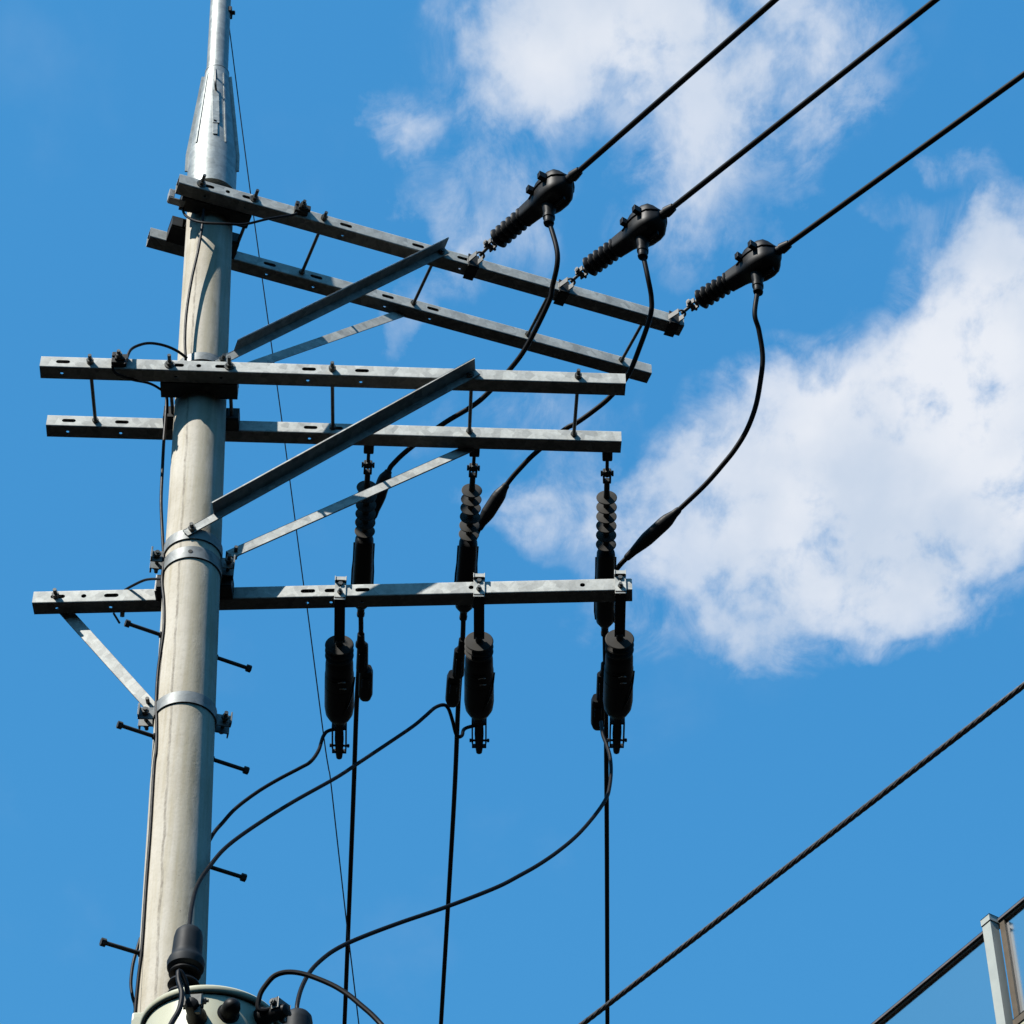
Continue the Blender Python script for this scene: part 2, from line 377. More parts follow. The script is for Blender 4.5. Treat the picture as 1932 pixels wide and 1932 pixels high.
# wooded hills all round, unseen below the picture, added to block low sky light
def sky_block_hills():
    m, N, L, b = new_mat("sky_block_hillside"); tc = N.new('ShaderNodeTexCoord')
    n = tex_noise(N, L, tc.outputs['Object'], 0.12, 8, 0.65)
    L.new(ramp(N, L, n, [(0.35, (0.018, 0.035, 0.012)), (0.7, (0.06, 0.09, 0.035))]), b.inputs['Base Color']); b.inputs['Roughness'].default_value = 0.95
    from mathutils import noise as mn
    s = Shape(); rg = []
    for k in range(240):
        t = 2 * math.pi * k / 240; d = V((math.cos(t), math.sin(t), 0)); ring = []
        top = 125 + 55 * mn.fractal(V((d.x * 2.2, d.y * 2.2, 1.7)), 0.8, 2.0, 5)
        for f, h in ((260, -1), (285, 0.16), (320, 0.45), (360, 0.78), (400, 1.0), (470, 0.8), (620, -1)):
            hh = h * top if h > 0 else -1
            if h > 0: hh += 7 * mn.fractal(V((d.x * f * 0.04, d.y * f * 0.04, h * 3)), 0.7, 2.0, 4)
            ring.append(d * f + Z * hh)
        rg.append(ring)
    s.rings(rg, True, True); tag(s.finish("sky_block_hills", m, angle=180), kind="structure")
sky_block_hills()

# ------------------------------------------------------------------ the pole
YP = 8.9
a0, a1 = P(329, 1749, YP), P(393.9, 452, YP)
AX = (a1 - a0).normalized()
def axis_at(z): return a0 + AX * ((z - a0.z) / AX.z)
def rad_of(u0, u1, v):
    p = P((u0 + u1) / 2, v, YP); return p.z, (u1 - u0) / 2 * (p - CAM).dot(FWD) / FPX
zA, rA = rad_of(349.9, 437.8, 452); zB, rB = rad_of(265.9, 392.0, 1749)
def rad(z): return rA + (rB - rA) * (z - zA) / (zB - zA)
def front_z(u, v):
    """height of the pole's near face seen at u, v"""
    p = P(u, v, YP - 0.12); return p.z
base = axis_at(0)
CONC = concrete(AX.x / AX.z)
pole = thing("utility_pole", base, "weathered pale concrete utility pole with step bolts and steel bands", "utility pole")
z_top = front_z(400, 352)
sh = Shape(); sh.lathe(base - AX * 0.3, AX, [(0, rad(0))] + [((z + 0.3) / AX.z, rad(z)) for z in np.linspace(0, z_top, 30)], 64)
shaft = sh.finish("shaft", CONC, pole)
# step bolts, all on one line through the pole, as on a ladder
PSI = R(27); sdv = V((math.cos(PSI), math.sin(PSI), 0))
for side, (u, v) in ((-1, (303, 1200)), (-1, (293, 1392)), (-1, (266, 1802)), (1, (412, 1238)), (1, (405, 1430)), (1, (396, 1632)), (-1, (281, 1597 + 700)), (1, (380, 2050))):
    z = P(u, v, YP + side * 0.05).z; c = axis_at(z); d = sdv * side; r = rad(z)
    if v > 1900: pass
    s = Shape(); s.cyl(c + d * (r - 0.03), c + d * (r + 0.145), 0.0085)
    s.cyl(c + d * (r - 0.004), c + d * (r + 0.008), 0.014)
    b = s.finish("step_bolt", DARKST, pole)
    h = Shape(); h.hexa(c + d * (r + 0.143), c + d * (r + 0.163), 0.0165); h.finish("bolt_head", DARKST, b)
def steel_band(u, v, h, hole=None, lugs=True, lug_yaw=0.0):
    z = front_z(u, v); c = axis_at(z); r = rad(z)
    s = Shape(); s.band(c, AX, r + 0.001, r + 0.007, h)
    b = s.finish("steel_band", ZINC, pole)
    if hole:
        q = c + V((hole * r, -math.sqrt(1 - hole * hole) * (r + 0.007), 0)); nn = (q - c).normalized()
        k = Shape(); k.cyl(q - nn * 0.004, q + nn * 0.0015, 0.010); k.finish("bolt_hole", DARKST, b)
    return b, z, c, r
def band_lug(b, c, r, side, dz=0.0, yaw=0.0, w=0.06):
    """pair of folded ears with a bolt through them"""
    d = V((math.cos(yaw) * side, math.sin(yaw) * side, 0)); n = V((-d.y, d.x, 0))
    for k in (-1, 1):
        s = Shape(); s.box(c + d * (r + w / 2) + n * 0.022 * k + Z * dz, d, n, Z, w / 2, 0.003, 0.03, 0.001)
        s.box(c + d * (r + w - 0.003) + n * 0.036 * k + Z * dz, d, n, Z, 0.003, 0.014, 0.03, 0.001); s.finish("lug", ZINC, b)
    s = Shape(); p = c + d * (r + w * 0.55) + Z * dz
    s.cyl(p - n * 0.075, p + n * 0.055, 0.0085); s.hexa(p - n * 0.052, p - n * 0.036, 0.016); s.hexa(p + n * 0.032, p + n * 0.046, 0.016)
    s.finish("bolt", BOLT, b)
bA, zbA, cbA, rbA = steel_band(366, 1009, 0.058)
bB, zbB, cbB, rbB = steel_band(363, 1043, 0.066, hole=0.02)
band_lug(bA, axis_at((zbA + zbB) / 2), rbA, -1, 0.0, R(8)); band_lug(bB, axis_at((zbA + zbB) / 2), rbA, 1, 0.0, R(8))
bC, zbC, cbC, rbC = steel_band(349, 1317, 0.06)
band_lug(bC, cbC, rbC, -1, 0.0, R(2), 0.065); band_lug(bC, cbC, rbC, 1, 0.0, R(14), 0.065)
bD, zbD, cbD, rbD = steel_band(390, 672, 0.05)

# ------------------------------------------------------------------ steel mast on the pole top
mz = z_top - 0.02
mast = thing("steel_mast", axis_at(mz), "galvanised steel mast with a finned tapering sleeve capping the pole", "mast")
def wid(px, u, v):
    p = P(u, v, YP); return px / 2 * (p - CAM).dot(FWD) / FPX
zs = lambda v: front_z(400, v)
s0, s1, s2 = zs(338), zs(262), zs(106)
r0 = wid(92, 400, 310); r1 = wid(90, 400, 262); r2 = wid(45, 412, 112); r3 = wid(40, 413, 60)
s = Shape(); o = axis_at(s0)
dl = lambda z: (z - s0) / AX.z
s.lathe(o, AX, [(0, r0 - 0.02), (0, r0 + 0.004), (0.012, r0 + 0.004), (0.012, r0), (dl(s1) - 0.004, r0), (dl(s1), r1 - 0.002), (dl(s1) + 0.004, r1 - 0.002), (dl(s2), r2), (dl(s2) + 0.004, r2 - 0.004), (dl(s2) + 0.004, r3 - 0.002)], 64)
slv = s.finish("tapered_sleeve", MASTM, mast, angle=20)
fl = Shape(); fl.band(axis_at(s2 + 0.008), AX, r3 - 0.001, r2 + 0.001, 0.008); fl.finish("collar", MASTM, mast)
pp = Shape(); pp.lathe(axis_at(s2 - 0.02), AX, [(0, r3), (3.6, r3 * 0.86)], 40); pp.finish("mast_pipe", MASTM, mast)
for ang in (-84, 84, -38, 36, 130, -130, 180):
    t = R(ang); d = V((math.sin(t), -math.cos(t), 0)); tn = V((math.cos(t), math.sin(t), 0))
    big = abs(ang) > 60
    za, zb = (s1 - 0.13, s2 - 0.03) if big else (s1 + 0.0, s2 - 0.06)
    out = 0.014 if big else 0.004
    def rr(z): return r0 if z <= s1 else r1 + (r2 - r1) * (z - s1) / (s2 - s1)
    f = Shape(); pts = [axis_at(z) + d * (rr(z) + e) for z, e in ((za, -0.012), (za, out), (s1, out), (zb, out), (zb, -0.012), (s1, -0.012))]
    if not big: pts = [axis_at(z) + d * (rr(z) + e) for z, e in ((za, -0.012), (za, out), (zb, out), (zb, -0.012))]
    f.plate([p - tn * 0.004 for p in pts], tn, 0.008); f.finish("fin", MASTM, mast)
def on_cone(u, v, out=0.0):
    z = zs(v); c = axis_at(z); r = (r0 if z <= s1 else r1 + (r2 - r1) * (z - s1) / (s2 - s1)) + out
    x = P(u, v, YP - r).x - c.x; x = max(-r, min(r, x)); return c + V((x, -math.sqrt(max(0, r * r - x * x)), 0))
st = Shape(); pts = [on_cone(408, v, 0.002) for v in (160, 190, 229)]
nn = V((0.1, -1, 0.2)).normalized()
for a, b in zip(pts[:-1], pts[1:]):
    d = (b - a); sd_ = d.cross(nn).normalized(); st.box((a + b) / 2, d, sd_, d.cross(sd_), d.length / 2, 0.016, 0.004, 0.001)
a, b = on_cone(406.5, 231, 0.001), on_cone(406, 252, 0.001); d = b - a; sd_ = d.cross(nn).normalized(); st.box((a + b) / 2, d, sd_, d.cross(sd_), d.length / 2, 0.011, 0.003, 0.001)
st.finish("strap", MASTM, mast)
hl = Shape(); q = on_cone(406, 225, 0.005); hl.cyl(q, q + V((0.001, -0.003, 0.0015)), 0.008); hl.finish("strap_hole", RUBBER, mast)
hd = Shape(); q0, q1 = on_cone(410, 133), on_cone(409, 160)
hd.tube(smooth([q0, q0 + V((0, -0.05, 0.0)), q1 + V((0, -0.05, 0.0)), q1], 6), 0.006, 8); hd.finish("handle", BOLT, mast)
kb = Shape(); q = P(433, 24, YP); kb.box(q + V((0.0, 0, 0)), X, Yv, Z, 0.014, 0.03, 0.02, 0.003); kb.cyl(q + V((0, 0, 0.0)), q + V((0.03, 0, 0)), 0.012); kb.finish("wire_bracket", DARKST, mast)
kb = Shape(); kb.box(q - Z * 0.07 - X * 0.004, X, Yv, Z, 0.01, 0.02, 0.014, 0.003); kb.finish("wire_bracket", DARKST, mast)

# ------------------------------------------------------------------ crossarms
SZ = 0.075
class Arm: pass
def make_arm(uvL, uvR, off, label, group, slots, holes, bolts, rods=(), kind_front=True):
    """square hollow bar, level; off = depth of its near face where it passes the pole; uvL, uvR = ends of its upper near edge"""
    A = Arm()
    uc = 385; vc = uvL[1] + (uvR[1] - uvL[1]) * (uc - uvL[0]) / (uvR[0] - uvL[0])
    z = P(uc, vc, YP + off).z
    A.L, A.Rr = Pz(*uvL, z), Pz(*uvR, z)
    A.d = (A.Rr - A.L).normalized(); A.n = V((-A.d.y, A.d.x, 0)); A.len = (A.Rr - A.L).length; A.z = z
    def pt(t, back=0.0, down=0.0): return A.L + A.d * t + A.n * back - Z * down
    def t_of(u, back=0.0, down=SZ / 2):
        lo, hi = -0.5, A.len + 0.5
        for _ in range(40):
            m = (lo + hi) / 2
            if proj(pt(m, back, down))[0] < u: lo = m
            else: hi = m
        return lo
    A.pt, A.t_of = pt, t_of
    th = thing("crossarm", pt(A.len / 2, SZ / 2, SZ / 2), label, "crossarm", group); A.obj = th
    # rounded square tube, open at both ends
    def sec(t, h, r):
        out = []
        for cx, cy, a_ in ((1, 1, 0), (-1, 1, 90), (-1, -1, 180), (1, -1, 270)):
            for k in range(4):
                an = R(a_ + k * 30); out.append(pt(t, SZ / 2 + cx * (h - r) + r * math.cos(an), SZ / 2 + cy * (h - r) + r * math.sin(an)))
        return out
    b = Shape(); b.rings([sec(0, SZ / 2, 0.007), sec(A.len, SZ / 2, 0.007), sec(A.len, SZ / 2 - 0.004, 0.004), sec(0, SZ / 2 - 0.004, 0.004)], False, True)
    bar = b.finish("bar", GALV, th, angle=28)
    c = Shape()
    def slot(t, w, r):                     # through both upright walls
        rg = []
        for back in (-0.02, SZ + 0.02):
            ring = []
            for k in range(9): an = R(-90 + 180 * k / 8); ring.append(pt(t + w / 2 - r + r * math.cos(an), back, SZ / 2 + r * math.sin(an)))
            for k in range(9): an = R(90 + 180 * k / 8); ring.append(pt(t - w / 2 + r + r * math.cos(an), back, SZ / 2 + r * math.sin(an)))
            rg.append(ring)
        c.rings(rg)
    for u in slots: slot(t_of(u), 0.064, 0.0112)
    for u in holes: slot(t_of(u), 0.0232, 0.0115)
    for u in list(slots):                  # drain holes in the lower wall only
        t = t_of(u); c.cyl(pt(t - 0.004, SZ / 2, SZ - 0.012), pt(t - 0.004, SZ / 2, SZ + 0.02), 0.0075, None, 12)
    cut = c.finish("cutter", GALV, th)
    bar.modifiers.clear(); md = bar.modifiers.new("holes", 'BOOLEAN'); md.object = cut; md.solver = 'EXACT'; md.operation = 'DIFFERENCE'
    dg = bpy.context.evaluated_depsgraph_get(); me = bpy.data.meshes.new_from_object(bar.evaluated_get(dg))
    bar.modifiers.clear(); wn = bar.modifiers.new('normals', 'WEIGHTED_NORMAL'); wn.keep_sharp = True; old = bar.data; bar.data = me; bpy.data.meshes.remove(old)
    me.set_sharp_from_angle(angle=R(28))
    cm = cut.data; bpy.data.objects.remove(cut); bpy.data.meshes.remove(cm)
    for u, big in bolts:
        t = t_of(u, -0.01); q = pt(t, 0, SZ / 2); s = Shape()
        ln = 0.06 if big else 0.045
        s.cyl(q + A.n * 0.05, q - A.n * ln, 0.0085)
        s.cyl(q - A.n * 0.001, q - A.n * 0.005, 0.024 if big else 0.016, None, 24); s.hexa(q - A.n * 0.005, q - A.n * 0.02, 0.0165)
        s.finish("bolt", BOLT, th)
    return A
up1 = make_arm((340, 327), (1290, 597), -0.245, "upper front crossarm sloping down to the right and carrying three strain insulators", "steel crossarms on the pole",
               [393, 469, 653, 789, 874], [430], [(381, True), (481, True), (612, False)])
up2 = make_arm((285, 428), (1229, 687), 0.165, "upper rear crossarm behind the pole, sloping down to the right, nothing hung from it", "steel crossarms on the pole",
               [509, 597, 732, 817], [], [])
md1 = make_arm((78, 671), (1180, 704), -0.235, "middle front crossarm crossing in front of the pole with a black clamp and wire loop", "steel crossarms on the pole",
               [119, 334, 419, 583, 683], [375], [(170, False), (320, True), (433, True), (627, False), (1091, False)])
md2 = make_arm((90, 782), (1172, 813), 0.14, "middle rear crossarm passing behind the pole, just below and behind the front one", "steel crossarms on the pole",
               [130, 230, 586, 634], [], [])
lo1 = make_arm((64, 1115), (1192, 1090), 0.15, "lowest crossarm behind the pole with three clamped arresters under it", "steel crossarms on the pole",
               [109, 210, 581, 626, 684], [158, 889, 1099], [(105, False)])
def tie_rod(A, B, u, vfrom_front=True):
    t = A.t_of(u); p = A.pt(t, SZ + 0.0, SZ / 2); q = p + A.n * 0.5
    tb = (p - B.L).dot(B.d); q = B.pt(tb, 0.05, SZ / 2)
    q = V((q.x, q.y, B.z - SZ / 2))
    s = Shape(); s.cyl(A.pt(t, 0.06, SZ / 2), q, 0.0085, None, 12); f = B.pt(tb, 0, SZ / 2)
    s.hexa(f - A.n * 0.014, f - A.n * 0.001, 0.0155)
    s.finish("tie_rod", BOLT, A.obj)
for u in (170, 320, 433, 627, 890, 1091): tie_rod(md1, md2, u)
for u in (381, 481, 612, 826, 1045, 1224): tie_rod(up1, up2, u)
def saddle(A, front, ucen, w=0.175, dz=0.0):
    """channel between a crossarm and the pole"""
    z = A.z - SZ / 2; c = axis_at(z); r = rad(z)
    t = (c - A.L).dot(A.d); face = A.pt(t, SZ if front else 0, SZ / 2); face.z = z
    gap = abs((c - face).dot(A.n)) - r
    s = Shape(); dirn = A.n if front else -A.n
    # back plate, two wings and lower flange with a hollow for the shaft
    s.box(face + dirn * 0.004, A.d, A.n, Z, w, 0.004, 0.042, 0.001)
    for k in (-1, 1):
        s.box(face + A.d * k * (w - 0.028) + dirn * (gap / 2 + 0.03), A.d, A.n, Z, 0.027, gap / 2 + 0.022, 0.034, 0.002)
        for zz in (-1, 1):
            s.plate([face + A.d * k * w + Z * zz * 0.040 + dirn * 0.008, face + A.d * k * 0.03 + Z * zz * 0.040 + dirn * 0.008,
                     face + A.d * k * 0.03 + Z * zz * 0.040 + dirn * (gap - 0.001 + 0.002), face + A.d * k * (r * 0.8) + Z * zz * 0.040 + dirn * (gap + r * 0.38),
                     face + A.d * k * w + Z * zz * 0.040 + dirn * (gap + r * 0.38)], Z, 0.005)
    c0 = face + A.d * ((c - face).dot(A.d))
    s.box(c0 + dirn * (gap / 2 + 0.004), A.d, A.n, Z, 0.035, gap / 2, 0.043)
    s.finish("saddle", DARKST, A.obj)
saddle(up1, True, 400); saddle(up2, False, 400); saddle(md1, True, 380); saddle(md2, False, 380); saddle(lo1, False, 360, 0.165)
# bright clamp ends that stick out left of the pole
s = Shape(); q = up1.pt(-0.012, SZ + 0.03, SZ / 2 + 0.02); s.box(q, up1.d, up1.n, Z, 0.014, 0.022, 0.03, 0.003); s.box(q + up1.d * 0.03 - Z * 0.034, up1.d, up1.n, Z, 0.04, 0.02, 0.003); s.finish("end_plate", BRIGHT, up1.obj)
s = Shape(); t = up2.t_of(327); q = up2.pt(t, -0.012, 0.02); s.box(q, up2.d, up2.n, Z, 0.03, 0.012, 0.05, 0.003); s.box(q - up2.n * 0.015 + Z * 0.045, up2.d, up2.n, Z, 0.03, 0.03, 0.003, 0.001); s.finish("end_plate", GALV, up2.obj)
s = Shape(); t = lo1.t_of(297); q = lo1.pt(t, -0.03, SZ / 2 - 0.012); s.box(q, lo1.d, lo1.n, Z, 0.004, 0.03, 0.05, 0.001); s.box(q + lo1.d * 0.016 + lo1.n * 0.026, lo1.d, lo1.n, Z, 0.016, 0.003, 0.05, 0.001); s.finish("end_plate", BRIGHT, lo1.obj)
# the tie wire stub and bolt below the lowest crossarm
s = Shape(); q = lo1.pt(lo1.t_of(212), SZ, SZ); s.cyl(q, q + V((0.02, 0.06, -0.0)), 0.005); q = lo1.pt(lo1.t_of(229), SZ - 0.01, SZ); s.cyl(q + Z * 0.01, q + V((0, 0.012, -0.018)), 0.010); s.finish("bolt", BOLT, lo1.obj)

# ------------------------------------------------------------------ braces
def brace(p, q, outw, up_hint, w1, w2, label, cut=0.0, mat=GALV):
    """angle bar from p to q: one upright flange, one flange standing out along outw; p, q on the lower edge"""
    d = (q - p).normalized(); ln = (q - p).length
    n = (outw - d * outw.dot(d)).normalized(); s_ = n.cross(d).normalized()
    if s_.dot(up_hint) < 0: s_ = -s_
    th = thing("crossarm_brace", (p + q) / 2, label, "brace", "steel braces under the crossarms")
    s = Shape(); t = 0.005
    s.box(p + d * ln / 2 + s_ * w1 / 2, d, s_, n, ln / 2, w1 / 2, t / 2, 0.001)
    a = p + d * (ln / 2 + cut / 2) + s_ * (w1 - t / 2) + n * (w2 / 2 + t / 2)
    s.box(a, d, s_, n, (ln - cut) / 2, t / 2, w2 / 2, 0.001)
    s.finish("angle_bar", mat, th)
    b = Shape(); e = p + d * 0.035 + s_ * w1 / 2
    b.cyl(e - n * 0.03, e + n * 0.038, 0.0085); b.hexa(e + n * 0.003, e + n * 0.018, 0.0165); b.finish("bolt", BOLT, th)
    e = q - d * 0.04 + s_ * w1 / 2; b = Shape(); b.cyl(e - n * 0.03, e + n * 0.022, 0.0085); b.hexa(e + n * 0.003, e + n * 0.014, 0.0165); b.finish("bolt", BOLT, th)
    return th
FR = V((0, -1, 0)); UL = V((-0.5, 0, 0.85))
# middle, front: lower edge seen from (354,1012) to (906,705)
brace(P(355, 1011, cbA.y - rbA - 0.012), P(906, 706, md1.pt(md1.t_of(895)).y - 0.008), FR, UL, 0.040, 0.070,
      "dark angle iron brace in front, from the double band up to the middle front crossarm", 0.16)
brace(P(440, 1052, YP + 0.02), P(905, 845, md2.pt(md2.t_of(885), SZ).y + 0.012), -FR, UL, 0.05, 0.05,
      "flat sunlit brace behind, from the double band up to the middle rear crossarm")
zf = P(440, 672, YP - 0.12)
brace(P(415, 690, YP - 0.135), P(848, 477, up1.pt(up1.t_of(842)).y - 0.008), up1.n * -1, UL, 0.040, 0.070,
      "dark angle iron brace rising to the upper front crossarm", 0.13)
brace(P(452, 706, YP + 0.05), P(775, 593, up2.pt(up2.t_of(760), SZ).y + 0.012), up2.n, UL, 0.05, 0.05,
      "narrow dark brace rising to the upper rear crossarm, partly sunlit near its top")
# lowest: from the single band out to the left end
p, q = P(277, 1340, YP + 0.19), P(106, 1150, lo1.pt(lo1.t_of(110), SZ).y + 0.008)
brace(p, q, V((0, 1, 0)), V((1, 0, 1)), 0.052, 0.045, "pale flat brace left of the pole under the lowest crossarm")

# ------------------------------------------------------------------ strain insulators
def shed(o, a, x, r, core, w, seg=28):
    """one bell shaped shed as a lathe profile piece"""
    return [(x - w * 0.42, core), (x - w * 0.30, r * 0.80), (x - w * 0.05, r), (x + w * 0.10, r * 0.985), (x + w * 0.34, core * 1.25), (x + w * 0.5, core)]
def loft(s, secs, o, a, side, up, seg=24, pw=2.6):
    rg = []
    for x, w, zt, zb in secs:
        ring = []
        for k in range(seg):
            t = 2 * math.pi * k / seg; c_, s__ = math.cos(t), math.sin(t)
            cc = math.copysign(abs(c_) ** (2 / pw), c_); ss = math.copysign(abs(s__) ** (2 / pw), s__)
            ring.append(o + a * x + side * w * cc + up * (zt if ss > 0 else zb) * ss)
        rg.append(ring)
    s.rings(rg); return s
def bevel_mod(o, w=0.004):
    m = o.modifiers.new("edge", 'BEVEL'); m.width = w; m.segments = 2; m.limit_method = 'ANGLE'; m.angle_limit = R(40)
def make_strain_upper():
    """local: bolted at the origin, line along +X, up +Z"""
    th = thing("strain_insulator", V((0, 0, 0)), "x", "insulator", "strain insulators on the upper crossarm")
    s = Shape()                                    # strap yoke over the arm
    for k in (-1, 1): s.box(V((0.0, 0.022 * k, -0.012)), X, Yv, Z, 0.05, 0.003, 0.018, 0.001)
    s.tube([V((0.05 + 0.022 * math.sin(t), 0.022 * math.cos(t), -0.012)) for t in np.linspace(0, math.pi, 9)], 0.006, 8)
    s.box(V((-0.045, 0, -0.012)), X, Yv, Z, 0.004, 0.025, 0.03, 0.001)
    s.finish("yoke", GREYST, th)
    s = Shape(); s.cyl(V((0.05, 0, -0.012)), V((0.12, 0, 0.0)), 0.0085); s.lathe(V((0.125, 0.016, 0.0)), V((0, -1, 0)), [(0, 0.016), (0.032, 0.016)], 16)
    s.finish("eye_rod", GREYST, th)
    s = Shape()
    for k in (-1, 1): s.box(V((0.135, 0.019 * k, 0)), X, Yv, Z, 0.028, 0.0045, 0.017, 0.002)
    s.cyl(V((0.13, -0.038, 0)), V((0.13, 0.038, 0)), 0.008); s.hexa(V((0.13, -0.036, 0)), V((0.13, -0.026, 0)), 0.015); s.cyl(V((0.155, 0, 0)), V((0.195, 0, 0)), 0.016)
    s.finish("clevis", GREYST, th)
    s = Shape(); pr = [(0.178, 0.014), (0.182, 0.03)]
    pr = [(0.176, 0.012), (0.179, 0.026)]
    for i in range(6): pr += shed(None, None, 0.200 + i * 0.040, 0.055, 0.038, 0.040)
    pr += [(0.44, 0.034)]
    s.lathe(V((0, 0, 0)), X, pr, 32, True); s.finish("sheds", RUBBER, th)
    s = Shape(); loft(s, [(0.408, 0.030, 0.030, 0.030), (0.412, 0.046, 0.047, 0.048), (0.49, 0.050, 0.05, 0.052), (0.515, 0.054, 0.058, 0.056), (0.54, 0.064, 0.078, 0.066), (0.575, 0.075, 0.094, 0.082), (0.61, 0.080, 0.099, 0.088), (0.665, 0.080, 0.099, 0.088),
                           (0.70, 0.073, 0.090, 0.082), (0.722, 0.058, 0.070, 0.068), (0.742, 0.038, 0.042, 0.046), (0.755, 0.026, 0.026, 0.028)], V((0, 0, 0)), X, Yv, Z, 28, 3.8)
    s.box(V((0.635, 0.01, -0.094)), X, Yv, Z, 0.07, 0.007, 0.014, 0.003)
    # rib where the two halves meet
    loft(s, [(0.50, 0.058, 0.006, 0.006), (0.54, 0.071, 0.006, 0.006), (0.575, 0.082, 0.006, 0.006), (0.61, 0.087, 0.006, 0.006), (0.665, 0.087, 0.006, 0.006), (0.705, 0.079, 0.006, 0.006), (0.73, 0.06, 0.006, 0.006), (0.752, 0.036, 0.006, 0.006)], V((0, 0, 0.012)), X, Yv, Z, 12)
    cv = s.finish("clamp_cover", RUBBER, th, angle=50)
    for x, y in ((0.545, -0.078), (0.655, -0.096)):
        t = Shape(); t.box(V((x, y, 0.022)), V((1, -0.25, 0)), V((0.25, 1, 0)), Z, 0.015, 0.022, 0.020, 0.003); t.finish("latch", RUBBER, cv)
    s = Shape(); s.lathe(V((0, 0, 0)), X, [(0.74, 0.026), (0.775, 0.024), (0.778, 0.029), (0.80, 0.027), (0.835, 0.021)], 20); s.finish("cable_gland", RUBBER, th)
    s = Shape(); s.lathe(V((0.60, 0, -0.04)), V((-0.04, 0.0, -1)), [(0, 0.045), (0.06, 0.036), (0.10, 0.029), (0.115, 0.028), (0.117, 0.032), (0.135, 0.031), (0.137, 0.027), (0.165, 0.025), (0.167, 0.028), (0.176, 0.026)], 20); s.finish("jumper_outlet", RUBBER, th)
    return th
UPS = [((893, 489), (1085, 329)), ((1064, 540), (1262, 397)), ((1272, 598), (1480, 466))]
LB_UP = ["upper strain insulator nearest the pole, black, at the left of three", "upper strain insulator in the middle of three, black, with a bulging clamp cover",
         "upper strain insulator at the right tip of the upper crossarm, black"]
proto_up = None; up_info = []
for i, (b_, e_) in enumerate(UPS):
    p = up1.pt(up1.t_of(b_[0]), 0.0, 0.02)
    p = up1.pt(up1.t_of(b_[0]), -0.006, SZ / 2 - 0.01)
    e = Pz(*e_, p.z); d = (e - p); d.z = 0; yaw = math.atan2(d.y, d.x)
    if proto_up is None: proto_up = make_strain_upper(); o = proto_up
    else: o = copy_tree(proto_up)
    o.location = p; o.rotation_euler = (0, 0, yaw); o['label'] = LB_UP[i]
    k = d.length / 0.80
    o.scale = (k, 1, 1)
    M = Matrix.Translation(p) @ Matrix.Rotation(yaw, 4, 'Z') @ Matrix.Diagonal((k, 1, 1, 1))
    up_info.append((M @ V((0.80, 0, 0)), M @ V((0.594, 0, -0.205)), d.normalized(), k))
    # strap that ties the yoke round the crossarm
    s = Shape(); t = up1.t_of(b_[0], 0, SZ / 2)
    s.box(up1.pt(t - 0.024, -0.004, SZ / 2 + 0.004), up1.d, up1.n, Z, 0.004, 0.004, SZ / 2 + 0.01, 0.001); s.box(up1.pt(t + 0.024, -0.004, SZ / 2 + 0.004), up1.d, up1.n, Z, 0.004, 0.004, SZ / 2 + 0.01, 0.001)
    s.box(up1.pt(t, -0.002, SZ / 2), up1.d, up1.n, Z, 0.026, 0.002, SZ / 2 + 0.008); s.box(up1.pt(t, SZ / 2, SZ + 0.005), up1.d, up1.n, Z, 0.026, SZ / 2 + 0.01, 0.003)
    s.finish("insulator_bracket", DARKST, up1.obj)

